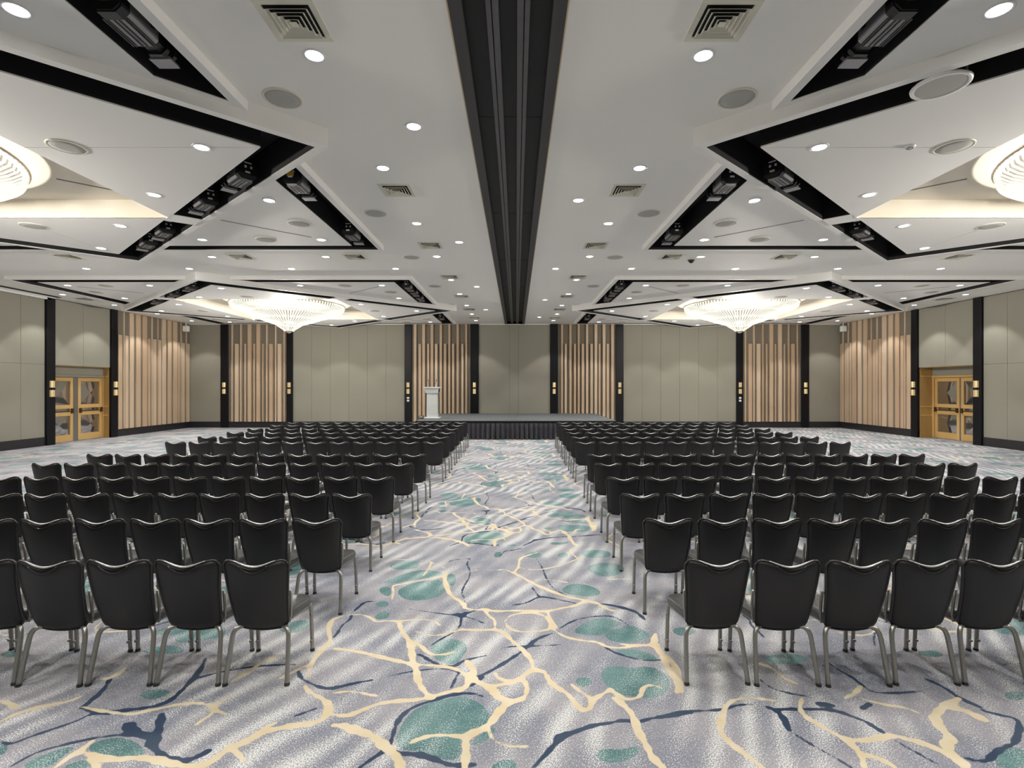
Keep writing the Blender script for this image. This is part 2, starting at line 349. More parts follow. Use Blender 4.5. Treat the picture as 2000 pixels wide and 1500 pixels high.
TEAL = [
 (Z2, [(350,1300),(370,1210),(430,1120),(520,1070),(640,1040),(740,1030),(820,1065),(880,1120),(870,1180),(800,1220),(740,1245),(710,1280),(720,1340),(690,1385),(620,1385),(540,1360),(460,1330),(400,1330)]),
 (Z2, [(760,1310),(800,1260),(900,1190),(905,1230),(850,1280)]),
 (Z2, [(880,1420),(930,1385),(1000,1380),(1035,1420),(1000,1443),(900,1443)]),
 (Z2, [(1490,900),(1520,865),(1600,860),(1680,870),(1760,860),(1830,885),(1880,930),(1880,985),(1830,1030),(1760,1040),(1690,1030),(1600,1020),(1530,980)]),
 (Z2, [(1345,950),(1370,925),(1420,920),(1455,940),(1440,965),(1390,978)]),
 (Z2, [(1465,1345),(1510,1320),(1590,1325),(1650,1320),(1690,1300),(1715,1330),(1680,1370),(1600,1400),(1510,1395),(1475,1370)]),
 (Z2, [(1510,690),(1540,660),(1600,650),(1650,630),(1720,650),(1780,690),(1740,710),(1650,730),(1560,725)]),
 (Z2, [(1330,670),(1400,620),(1480,590),(1580,600),(1620,625),(1550,650),(1500,690),(1420,690)]),
 (Z2, [(1560,770),(1650,765),(1740,775),(1830,820),(1760,830),(1650,805)]),
 (Z2, [(540,755),(560,725),(650,705),(730,720),(755,760),(730,800),(690,850),(620,845),(570,820)]),
 (Z2, [(230,585),(260,560),(310,550),(320,580),(290,598),(245,600)]),
 (Z2, [(230,515),(260,498),(310,500),(315,525),(260,535)]),
 (Z2, [(355,440),(420,405),(520,380),(600,375),(630,420),(620,460),(540,490),(430,495),(380,475)]),
 (Z2, [(265,400),(330,370),(420,335),(530,320),(620,340),(600,355),(480,375),(380,395)]),
 (Z2, [(300,310),(360,275),(450,270),(490,285),(470,315),(380,325)]),
 (Z2, [(630,360),(660,340),(690,360),(685,400),(655,420)]),
 (Z2, [(260,420),(320,415),(330,450),(310,475),(260,450)]),
 (Z2, [(1270,430),(1340,395),(1430,410),(1500,440),(1480,470),(1380,470),(1300,455)]),
 (Z2, [(1410,310),(1470,285),(1560,280),(1640,310),(1600,350),(1520,365),(1450,345)]),
 (Z2, [(1380,225),(1430,210),(1540,215),(1560,245),(1480,260),(1400,250)]),
 (Z2, [(1245,235),(1300,225),(1320,245),(1270,258)]),
 (Z2, [(1060,240),(1110,222),(1170,235),(1165,255),(1090,255)]),
 (Z2, [(900,225),(940,220),(940,250),(900,255)]),
 (Z1, [(480,1320),(540,1280),(640,1255),(740,1270),(800,1320),(820,1350),(740,1365),(640,1375),(560,1355)]),
 (Z1, [(110,1429),(180,1380),(280,1340),(380,1310),(430,1310),(340,1370),(280,1429)]),
 (Z1, [(-20,1290),(40,1290),(40,1340),(-20,1370)]),
 (Z1, [(770,1030),(800,1000),(880,985),(960,1000),(920,1030),(840,1050)]),
 (Z1, [(330,1435),(400,1400),(480,1380),(520,1429)]),
 (Z1, [(1540,660),(1600,620),(1680,600),(1740,615),(1720,650),(1640,680)]),
 (Z1, [(780,780),(860,750),(960,740),(1040,770),(1000,790),(880,795)]),
 (Z3, [(1830,1380),(1860,1330),(1930,1310),(2000,1320),(2020,1429),(1860,1429)]),
 (Z3, [(1880,1020),(1930,1000),(2000,1000),(2000,1050),(1920,1050)]),
 (Z3, [(1380,780),(1500,770),(1570,800),(1480,815)]),
 (Z3, [(540,820),(600,790),(720,790),(820,820),(720,850),(620,850)]),
 (Z3, [(30,650),(100,640),(180,660),(140,690),(60,690)]),
]
def chaikin(p, closed, it=2):
    for _ in range(it):
        q = []; n = len(p)
        if not closed: q.append(p[0])
        for i in range(n if closed else n - 1):
            a, b = p[i], p[(i + 1) % n]
            q += [(a[0] * .75 + b[0] * .25, a[1] * .75 + b[1] * .25), (a[0] * .25 + b[0] * .75, a[1] * .25 + b[1] * .75)]
        if not closed: q.append(p[-1])
        p = q
    return p
RNX, RNY = 720, 394
def floor_fields():
    hx, hy = PXT / RNX, PDT / RNY
    def window(P, m):
        i0 = int(math.floor((min(p[0] for p in P) - m) / hx)); i1 = int(math.ceil((max(p[0] for p in P) + m) / hx))
        j0 = int(math.floor((min(p[1] for p in P) - m) / hy)); j1 = int(math.ceil((max(p[1] for p in P) + m) / hy))
        ix = np.arange(i0, min(i1, i0 + RNX - 1) + 1); iy = np.arange(j0, min(j1, j0 + RNY - 1) + 1)
        X, Y = np.meshgrid(ix * hx, iy * hy)
        return np.ix_(iy % RNY, ix % RNX), X, Y
    def segd(X, Y, a, b):
        dx, dy = b[0] - a[0], b[1] - a[1]; L = dx * dx + dy * dy + 1e-9
        t = np.clip(((X - a[0]) * dx + (Y - a[1]) * dy) / L, 0, 1)
        return np.hypot(X - a[0] - t * dx, Y - a[1] - t * dy), t
    def lines(src, k, gain):
        acc = np.full((RNY, RNX), math.exp(-.09 / k))
        todo = []
        for o, wd, pts in src:
            P = [floor_pt(o, *p) for p in pts]
            wd = max(wd * gain, .0095)
            todo.append((wd, P))
            if o == Z2 and np.mean([p[1] for p in P]) > 4.3: todo.append((wd, [(p[0] + 3.6, p[1]) for p in P]))
        for wd, P in todo:
            P = chaikin(P, False, 2); n = len(P) - 1; sel, X, Y = window(P, .12)
            f = np.full_like(X, -9.0); rnd = random.random() * 6
            for i in range(n):
                d, t = segd(X, Y, P[i], P[i + 1]); u = (i + t) / n
                hw = wd * (0.45 + 0.55 * np.minimum(1, np.minimum(u, 1 - u) * 6)) * (1.0 + 0.22 * np.sin(u * n * .55 + rnd) + 0.16 * np.sin(u * n * 1.7 + 2 * rnd))
                f = np.maximum(f, hw - d)
            acc[sel] += np.exp(np.maximum(f, -.09) / k)
        return k * np.log(acc)
    cream = lines(CREAM, 0.015, 0.92); navy = lines(NAVY, 0.012, 1.0)
    teal = np.full((RNY, RNX), -.08)
    todo = []
    for o, pts in TEAL:
        P = [floor_pt(o, *p) for p in pts]; todo.append(P)
        if o == Z2 and np.mean([p[1] for p in P]) > 4.3: todo.append([(p[0] + 3.6, p[1]) for p in P])
    for P in todo:
        P = chaikin(P, True, 2); sel, X, Y = window(P, .1)
        ins = np.zeros(X.shape, bool); dm = np.full_like(X, 9.0)
        for i in range(len(P)):
            a, b = P[i], P[(i + 1) % len(P)]
            dm = np.minimum(dm, segd(X, Y, a, b)[0])
            if abs(b[1] - a[1]) > 1e-9: ins ^= ((a[1] > Y) != (b[1] > Y)) & (X < (b[0] - a[0]) * (Y - a[1]) / (b[1] - a[1]) + a[0])
        teal[sel] = np.maximum(teal[sel], np.where(ins, dm, -dm))
    return [np.pad(np.clip(f, -.08, .08), ((0, 1), (0, 1)), mode='wrap') for f in (cream, navy, teal)]
def arange2(*segs):
    out = []
    for a, b, st in segs:
        n = max(1, int(round((b - a) / st))); out += list(np.linspace(a, b, n + 1)[:-1])
    return np.array(out + [segs[-1][1]])
def build_floor():
    xs = arange2((-17.3, -4.0, .08), (-4.0, 4.0, .016), (4.0, 17.3, .08))
    ys = arange2((YB, 2.6, .15), (2.6, 5.6, .016), (5.6, 9.4, .028), (9.4, 26.4, .07))
    nx, ny = len(xs), len(ys)
    GX, GY = np.meshgrid(xs, ys)
    co = np.stack([GX.ravel(), GY.ravel(), np.zeros(nx * ny)], 1).astype(np.float32)
    idx = np.arange(nx * ny).reshape(ny, nx)
    q = np.stack([idx[:-1, :-1], idx[:-1, 1:], idx[1:, 1:], idx[1:, :-1]], -1).reshape(-1, 4)
    me = bpy.data.meshes.new('floor')
    me.vertices.add(len(co)); me.vertices.foreach_set('co', co.ravel())
    me.loops.add(q.size); me.loops.foreach_set('vertex_index', q.ravel().astype(np.int32))
    me.polygons.add(len(q)); me.polygons.foreach_set('loop_start', np.arange(0, q.size, 4, dtype=np.int32))
    me.polygons.foreach_set('loop_total', np.full(len(q), 4, dtype=np.int32))
    me.update()
    u = (GX.ravel() % PXT) / PXT * RNX; v = (GY.ravel() % PDT) / PDT * RNY
    i0 = np.clip(u.astype(int), 0, RNX - 1); j0 = np.clip(v.astype(int), 0, RNY - 1); fu = u - i0; fv = v - j0
    for name, F in zip(('cream', 'navy', 'teal'), floor_fields()):
        val = F[j0, i0] * (1 - fu) * (1 - fv) + F[j0, i0 + 1] * fu * (1 - fv) + F[j0 + 1, i0] * (1 - fu) * fv + F[j0 + 1, i0 + 1] * fu * fv
        a = me.attributes.new(name, 'FLOAT', 'POINT'); a.data.foreach_set('value', val.astype(np.float32))
    m = bpy.data.materials.new('axminster_carpet'); m.use_nodes = True; nt = m.node_tree; N = nt.nodes; Lk = nt.links
    b = N['Principled BSDF']; b.inputs['Roughness'].default_value = 0.95; b.inputs['Specular IOR Level'].default_value = 0.15
    tc = N.new('ShaderNodeTexCoord')
    def noise(sc, det=3, vec=None, dist=0.0):
        n = N.new('ShaderNodeTexNoise'); n.inputs['Scale'].default_value = sc; n.inputs['Detail'].default_value = det; n.inputs['Distortion'].default_value = dist
        Lk.new(vec or tc.outputs['Object'], n.inputs['Vector']); return n.outputs['Fac']
    def math_(op, a, c=None, d=None):
        n = N.new('ShaderNodeMath'); n.operation = op
        for i, x in enumerate((a, c, d)):
            if x is None: continue
            if isinstance(x, (int, float)): n.inputs[i].default_value = x
            else: Lk.new(x, n.inputs[i])
        return n.outputs[0]
    def ramp(x, a, c):
        n = N.new('ShaderNodeMapRange'); n.interpolation_type = 'SMOOTHSTEP'; Lk.new(x, n.inputs[0])
        n.inputs[1].default_value = a; n.inputs[2].default_value = c; return n.outputs[0]
    def mix(f, A, B):
        n = N.new('ShaderNodeMix'); n.data_type = 'RGBA'
        Lk.new(f, n.inputs['Factor'])
        for k, x in (('A', A), ('B', B)):
            if isinstance(x, tuple): n.inputs[k].default_value = x
            else: Lk.new(x, n.inputs[k])
        return n.outputs['Result']
    mp = N.new('ShaderNodeMapping'); mp.inputs['Rotation'].default_value = (0, 0, math.radians(24)); Lk.new(tc.outputs['Object'], mp.inputs[0])
    wv = N.new('ShaderNodeTexWave'); wv.wave_type = 'BANDS'; wv.bands_direction = 'X'
    wv.inputs['Scale'].default_value = 1.5; wv.inputs['Distortion'].default_value = 7.0; wv.inputs['Detail'].default_value = 1.0; wv.inputs['Detail Scale'].default_value = 0.55
    Lk.new(mp.outputs[0], wv.inputs['Vector'])
    big = ramp(noise(0.9, 2), 0.38, 0.62)
    stip = noise(130, 1)
    amt = math_('MULTIPLY', math_('MULTIPLY_ADD', wv.outputs['Fac'], 0.40, 0.10), math_('MULTIPLY_ADD', big, 0.85, 0.35))
    # dithered pile: white tufts appear where the stripe is strong
    st = ramp(math_('ADD', math_('MULTIPLY', math_('SUBTRACT', stip, 0.5), 2.6), amt), 0.28, 0.66)
    tone = noise(1.7, 2)
    grey = mix(ramp(tone, .35, .65), (0.180, 0.190, 0.230, 1), (0.275, 0.266, 0.290, 1))
    base = mix(st, grey, (0.60, 0.60, 0.585, 1))
    tl = mix(math_('MULTIPLY', st, 0.8), mix(ramp(noise(3.1, 2), .35, .65), (0.068, 0.142, 0.146, 1), (0.118, 0.205, 0.202, 1)), (0.50, 0.57, 0.56, 1))
    jit = math_('MULTIPLY', math_('SUBTRACT', noise(26, 3), 0.5), 0.011)
    def attr(nm, e=0.0035):
        a = N.new('ShaderNodeAttribute'); a.attribute_name = nm
        return ramp(math_('ADD', a.outputs['Fac'], jit), -e, e)
    c = mix(attr('teal'), base, tl)
    c = mix(attr('navy'), c, mix(ramp(tone, .4, .6), (0.030, 0.047, 0.082, 1), (0.052, 0.072, 0.108, 1)))
    c = mix(attr('cream'), c, mix(ramp(noise(5, 3), .3, .7), (0.53, 0.44, 0.29, 1), (0.60, 0.52, 0.385, 1)))
    Lk.new(c, b.inputs['Base Color'])
    bp = N.new('ShaderNodeBump'); bp.inputs['Strength'].default_value = 0.25; bp.inputs['Distance'].default_value = 0.004
    Lk.new(noise(220, 2), bp.inputs['Height']); Lk.new(bp.outputs[0], b.inputs['Normal'])
    me.materials.append(m)
    struct(link('floor', me))
build_floor()

# ================================================================== CEILING
def sline(s, x=None, y=None):
    return VY * (s - x / VX) if y is None else VX * (s - y / VY)
def star_outline():
    y1 = sline(1, x=HX); x1 = sline(1, y=HY)
    q = [(VX, 0), (HX, y1), (HX, HY), (x1, HY)]
    out = list(q)
    out += [(0, VY), (-x1, HY), (-HX, HY), (-HX, y1)]
    out += [(-VX, 0), (-HX, -y1), (-HX, -HY), (-x1, -HY)]
    out += [(0, -VY), (x1, -HY), (HX, -HY), (HX, -y1)]
    return out
cm = MB()
for sgn in (-1, 1):
    outer = [(sgn * 0.5, YB), (sgn * (WX + .3), YB), (sgn * (WX + .3), YF + .2), (sgn * 0.5, YF + .2)]
    loops = [outer] + [[(sgn * SX + p[0], cy + p[1]) for p in star_outline()] for cy in SY]
    flat = [p for l in loops for p in l]
    tri = tessellate_polygon([[Vector((p[0], p[1], 0)) for p in l] for l in loops])
    fs = []
    for t in tri:
        a = sum(flat[t[i]][0] * flat[t[(i + 1) % 3]][1] - flat[t[(i + 1) % 3]][0] * flat[t[i]][1] for i in range(3))
        fs.append(tuple(t) if a < 0 else tuple(t[::-1]))
    cm.add([(p[0], p[1], CEIL) for p in flat], fs)
ceiling = struct(cm.build('ceiling', M_ceil))

# --- centre channel for the folding wall
ch = thing('partition_track', 'long dark ceiling channel with grey folding-wall rails running to the stage', 'ceiling track', (0, 0, 0))
MB().box(-.5, .5, YB, YF, 5.42, 5.46).build('channel_top', M_beamblk, ch)
for s in (-1, 1):
    MB().box(min(s * .385, s * .5), max(s * .385, s * .5), YB, YF, 5.285, 5.345).build('flange', M_flange, ch)
    MB().box(min(s * .5, s * .512), max(s * .5, s * .512), YB, YF, 5.28, 5.46).build('edge_strip', M_brassline, ch)
    MB().box(min(s * .40, s * .5), max(s * .40, s * .5), YB, YF, 5.345, 5.42).build('channel_side', M_beamblk, ch)
    for a, bb in ((.080, .136), (.146, .190)):
        x0, x1 = sorted((s * a, s * bb)); MB().box(x0, x1, YB, YF, 5.335, 5.42).build('rail', M_rail, ch)
for y in (6.3, 9.8, 13.4, 17.0):
    MB().box(-.385, .385, y, y + .03, 5.416, 5.42).build('cross_seam', M_beamblk, ch)

# --- star coffers
def prism_mesh(polys, z0, z1, m, caps=(1, 1)):
    b = MB()
    for p in polys: b.prism(p, z0, z1, caps)
    return b.mesh('m', m)
RX, CX, RY, CY = .10, .50, .06, .34
px_, qy_ = HX - RX - CX, HY - RY - CY
SD, SO, SI = 1.018, .976, .872
star_parts = []
def flipq(poly, sx, sy): return [(p[0] * sx, p[1] * sy) for p in poly]
def trough(poly, z0, z1):
    """black channel seen from below: inward walls + top"""
    b = MB(); b.prism(poly, z0, z1, caps=(0, 1)); return b.mesh('channel', M_black)
for sx in (1, -1):
    for sy in (1, -1):
        f = lambda poly: flipq(poly, sx, sy)
        rims = [[(HX - RX, sline(1, x=HX - RX)), (HX, sline(1, x=HX)), (HX, HY), (HX - RX, HY)],
                [(sline(1, y=HY), HY), (sline(1, y=HY - RY), HY - RY), (HX - RX, HY - RY), (HX - RX, HY)],
                [(px_, sline(1, x=px_)), (px_, sline(SD, x=px_)), (HX - RX, sline(SD, x=HX - RX)), (HX - RX, sline(1, x=HX - RX))],
                [(sline(1, y=qy_), qy_), (sline(SD, y=qy_), qy_), (sline(SD, y=HY - RY), HY - RY), (sline(1, y=HY - RY), HY - RY)]]
        star_parts.append(('corner_frame', prism_mesh([f(r) for r in rims], ZSQ, 5.32, M_panel)))
        star_parts.append(('corner_panel', prism_mesh([f([(px_, sline(1, x=px_)), (px_, qy_), (sline(1, y=qy_), qy_)])], ZSQ, ZSQ + .015, M_panel)))
        e = .003
        S2 = SD + .0015
        L = [(px_ + e, sline(S2, x=px_)), (HX - RX - e, sline(S2, x=HX - RX)), (HX - RX - e, HY - RY - e), (sline(S2, y=HY - RY), HY - RY - e), (sline(S2, y=qy_), qy_ + e), (px_ + e, qy_ + e)]
        star_parts.append(('channel', trough(f(L), ZSQ + .008, 5.62)))
# diamond rim: one board per side
for sx in (1, -1):
    for sy in (1, -1):
        star_parts.append(('diamond_fascia', prism_mesh([flipq([(VX, 0), (0, VY), (0, SO * VY), (SO * VX, 0)], sx, sy)], ZDI, 5.32, M_panel)))
        beam = [(2.972, 2.47), (3.38, 2.815), (3.06, 3.105), (2.606, 2.79)]
        star_parts.append(('cross_beam', prism_mesh([flipq(beam, sx, sy)], ZDI, 5.32, M_panel)))
e = .004
for s in (1, -1):
    V = [(3.314, 2.754), (SO * VX - e, 0), (3.314, -2.754), (2.972, -2.464), (SI * VX + e, 0), (2.972, 2.464)]
    star_parts.append(('channel', trough(flipq(V, s, 1), ZDI + .008, 5.52)))
    V = [(2.984, 3.050), (0, SO * VY - e), (-2.984, 3.050), (-2.606, 2.794), (0, SI * VY + e), (2.606, 2.794)]
    star_parts.append(('channel', trough(flipq(V, 1, s), ZDI + .008, 5.52)))
    for t in (1, -1):
        g = .004 * t
        star_parts.append(('inner_panel', prism_mesh([[(s * SI * VX, g), (s * 2.984, t * 2.48), (s * RIX, t * RIY), (s * RIX, g)]], ZDI, ZDI + .015, M_panel)))
        star_parts.append(('inner_panel', prism_mesh([[(t * .004, s * SI * VY), (t * 2.61, s * 2.79), (t * RIX, s * RIY), (t * .004, s * RIY)]], ZDI, ZDI + .015, M_panel)))
rb = MB(); rc = [(-RIX, -RIY), (RIX, -RIY), (RIX, RIY), (-RIX, RIY)]
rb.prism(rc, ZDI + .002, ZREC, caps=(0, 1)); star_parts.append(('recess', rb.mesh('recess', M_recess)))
sl = MB()
def slot(b, x0, y0, x1, y1, z, wdt=.012, gap=.03):
    L = math.hypot(x1 - x0, y1 - y0); nx, ny = -(y1 - y0) / L, (x1 - x0) / L
    for o in (-gap / 2, gap / 2):
        b.prism([(x0 + nx * (o - wdt / 2), y0 + ny * (o - wdt / 2)), (x1 + nx * (o - wdt / 2), y1 + ny * (o - wdt / 2)), (x1 + nx * (o + wdt / 2), y1 + ny * (o + wdt / 2)), (x0 + nx * (o + wdt / 2), y0 + ny * (o + wdt / 2))], z - .002, z + .004)
for sx in (1, -1):
    for sy in (1, -1):
        b = MB(); slot(b, sx * 3.42, sy * 3.15, sx * 4.66, sy * 4.25, ZSQ); star_parts.append(('slot_diffuser', b.mesh('slot', M_groove)))
        b = MB(); slot(b, sx * 1.60, sy * 1.78, sx * 2.22, sy * 2.32, ZREC - .002); star_parts.append(('slot_diffuser', b.mesh('slot', M_groove)))
STARS = []
for side, sgn in (('left', -1), ('right', 1)):
    for near, cy in (('near', SY[0]), ('far', SY[1])):
        where = 'over the chairs nearest the camera' if near == 'near' else 'close to the stage wall'
        t = thing('star_coffer', f'white and black star-shaped ceiling coffer, {side} side, {where}', 'ceiling coffer', (sgn * SX, cy, 0), 0, 'star ceiling coffers')
        for n, me in star_parts: link(n, me, t)
        STARS.append((side, near, sgn, cy, sgn * SX))

# --- left wall folding track in the ceiling
t = thing('curtain_track', 'black slot with white rails along the left wall ceiling', 'ceiling track', (0, 0, 0))
MB().box(-16.42, -16.22, YB, 18.35, 5.285, 5.299).build('slot', M_black, t)
MB().box(-16.47, -16.42, YB, 18.35, 5.25, 5.299).build('rail', M_white, t)
MB().box(-16.62, -16.58, YB, 18.35, 5.20, 5.299).build('rail', M_white, t)

# ================================================================== WALLS
def lefty(px): return (WX - .02) * 1000 / (1008 - px)          # a pixel column -> depth along the side walls
NY0, NY1 = 18.52, 21.10                                  # door niche
NZ = 2.88
for side, s in (('left', -1), ('right', 1)):
    b = MB()
    def wb(y0, y1, z0, z1, x0=WX, x1=WX + .3):
        a, c = sorted((s * x0, s * x1)); b.box(a, c, y0, y1, z0, z1)
    wb(YB, NY0, 0, CEIL); wb(NY1, YF + .2, 0, CEIL); wb(NY0, NY1, NZ, CEIL)
    struct(b.build('wall_' + side, M_wallbase))
b = MB(); b.box(-WX - .3, WX + .3, YF, YF + .3, 0, CEIL); wf = struct(b.build('wall_far', M_wallbase))
b = MB(); b.box(-WX - .3, WX + .3, YB - .3, YB, 0, CEIL + .3); wbk = struct(b.build('wall_back', M_fabric))
wl, wr = bpy.data.objects['wall_left'], bpy.data.objects['wall_right']

def farx(px): return (px - 1008) * YF / 1000 + CAMX
def far_panels(x0, x1, n, name='fabric_panel', z0=.30):
    wdt = (x1 - x0) / n
    for i in range(n):
        MB().cbox(x0 + i * wdt + .003, x0 + (i + 1) * wdt - .003, YF - .035, YF + .01, z0, CEIL - .03, .004).build(name, M_fabric, wf)
far_panels(-WX + .0, farx(433), 1)
far_panels(farx(573), farx(790.5), 6); far_panels(farx(1217), farx(1437), 6)
far_panels(farx(1578), WX, 1)
for a, c in ((935, 995.3), (995.3, 1012.7), (1012.7, 1074.5)): far_panels(farx(a), farx(c), 1, 'partition_panel')
for side, s, W in (('left', -1, wl), ('right', 1, wr)):
    def sp(y0, y1, z0, z1):
        a, c = sorted((s * (WX - .035), s * (WX + .01)))
        MB().cbox(a, c, y0 + .003, y1 - .003, z0, z1, .004).build('fabric_panel', M_fabric, W)
    ye = 18.18; ys = [YB + .02, 1.6, 4.2, 6.8, 9.4, 12.0, 14.7, 17.3, ye]
    for i in range(len(ys) - 1):
        sp(ys[i], ys[i + 1], .30, 2.88); sp(ys[i], ys[i + 1], 2.886, CEIL - .03)
    sp(18.52, 19.8, NZ + .004, CEIL - .03); sp(19.8, 21.1, NZ + .004, CEIL - .03)

# --- pilasters
trim_n = [0]
def trim(bld, m, nm=None):
    trim_n[0] += 1; o = bld.build(nm or f'trim_{trim_n[0]}', m); return struct(o)
PILF = [(433, 448), (561, 573), (791, 805), (919, 935), (1074.5, 1089.5), (1202, 1217), (1437, 1450), (1563, 1578)]
sconce_sites = []
for a, c in PILF:
    x0, x1 = farx(a), farx(c)
    o = trim(MB().cbox(x0, x1, YF - .12, YF + .01, 0, CEIL - .005, .012), M_pil)
    MB().box(x0 + .02, x1 - .02, YF - .122, YF - .119, 3.05, 3.06).build('joint', M_dark, o)
    sconce_sites.append(((x0 + x1) / 2, YF - .12, 0))
PILS = [(18.18, 18.52), (21.10, 21.42)]
for s in (-1, 1):
    for y0, y1 in PILS:
        a, c = sorted((s * (WX - .12), s * (WX + .01)))
        o = trim(MB().cbox(a, c, y0, y1, 0, CEIL - .005, .012), M_pil)
        a, c = sorted((s * (WX - .122), s * (WX - .119))); MB().box(a, c, y0 + .02, y1 - .02, 3.05, 3.06).build('joint', M_dark, o)
        sconce_sites.append((s * (WX - .12), (y0 + y1) / 2, s))
# --- skirting boards
b = MB(); b.cbox(-WX, WX, YF - .06, YF, 0, .31, .006); struct(b.build('baseboard_far', M_skirting))
for side, s in (('left', -1), ('right', 1)):
    b = MB(); a, c = sorted((s * (WX - .06), s * (WX + .005)))
    b.cbox(a, c, YB, 18.50, 0, .31, .006); b.cbox(a, c, NY1, YF - .06, 0, .31, .006)
    struct(b.build('baseboard_' + side, M_skirting))
# --- ceiling line trim at the far wall
trim(MB().box(-WX, WX, YF - .05, YF - .005, CEIL - .03, CEIL - .004), M_ceil)

# --- timber slat features
SHORT_Z = 4.28
def slat(parent, ax, c, wdt, full, d0, depth, s=0):
    z0, z1 = .31, (CEIL - .01 if full else SHORT_Z)
    m = random.choice(M_slat)
    if ax == 'far': MB().cbox(c - wdt / 2, c + wdt / 2, d0 - depth, d0, z0, z1, .004).build('slat', m, parent)
    else:
        a, bq = sorted((s * d0, s * (d0 - depth))); MB().cbox(a, bq, c - wdt / 2, c + wdt / 2, z0, z1, .004).build('slat', m, parent)
FA = [(.07, .05, 1), (.15, .18, 0), (.22, .06, 1), (.295, .06, 0), (.37, .18, 1), (.45, .07, 0), (.52, .18, 1), (.60, .06, 0), (.667, .06, 1), (.74, .18, 0), (.82, .06, 1), (.885, .18, 0), (.967, .06, 1)]
FB = [(.06, .13, 1), (.14, .13, 0), (.205, .14, 1), (.283, .10, 0), (.346, .14, 1), (.419, .13, 0), (.498, .11, 1), (.57, .13, 0), (.643, .10, 1), (.707, .11, 0), (.785, .11, 1), (.866, .10, 0), (.93, .09, 1)]
def far_slats(p0, p1, lst, mirror, label):
    x0, x1 = farx(p0), farx(p1); t = thing('slat_feature', label, 'slat panel', ((x0 + x1) / 2, YF - .036, 0), 0, 'timber slat wall features')
    cx = (x0 + x1) / 2
    MB().box(x0 - cx, x1 - cx, -.015, .005, .31, CEIL - .01).build('backing', M_slatback, t)
    for f, wdt, full in lst:
        if mirror: f = 1 - f
        slat(t, 'far', x0 + f * (x1 - x0) - cx, wdt, full, -.012, .10)
far_slats(448, 561, FA, False, 'timber slat wall feature behind the far left chandelier')
far_slats(805, 919, FB, False, 'timber slat wall feature directly behind the white lectern')
far_slats(1089.5, 1202, FB, True, 'timber slat wall feature at the right end of the stage')
far_slats(1450, 1563, FA, True, 'timber slat wall feature behind the far right chandelier')
# side wall boards: (px0, px1, full) measured along the left wall
SL = [(229.5, 239, 0), (240.5, 242.5, 1), (243, 251, 0), (251.5, 261.5, 1), (263.7, 275, 1), (276.8, 287.5, 1), (288, 293.5, 0), (295.5, 297.5, 1), (298, 305.5, 0), (307, 308.8, 1), (309, 314.5, 0), (315, 324.3, 1), (326.2, 335, 1), (336.7, 346.5, 1), (347, 351, 0), (352.7, 354.3, 1), (354.6, 360.7, 0), (363, 364.5, 1), (364.8, 371.3, 0)]
for side, s in (('left', -1), ('right', 1)):
    t = thing('slat_feature', f'pale timber slat wall feature on the {side} wall beside the doors', 'slat panel', (s * (WX - .036), 23.8, 0), 0, 'timber slat wall features')
    a, c = sorted((s * 0.005, s * -.015)); MB().box(a, c, 21.42 - 23.8, YF - .06 - 23.8, .31, CEIL - .01).build('backing', M_slatback, t)
    for p0, p1, full in SL:
        y0, y1 = WX * 1000 / (1008 - p0), WX * 1000 / (1008 - p1)
        y1 = min(y1, YF - .07)
        if y1 - y0 < .03: continue
        slat(t, 'side', (y0 + y1) / 2 - 23.8, (y1 - y0) * (.80 if y1 - y0 > .12 else .9), full, -.012, .05 if full else .045, s)

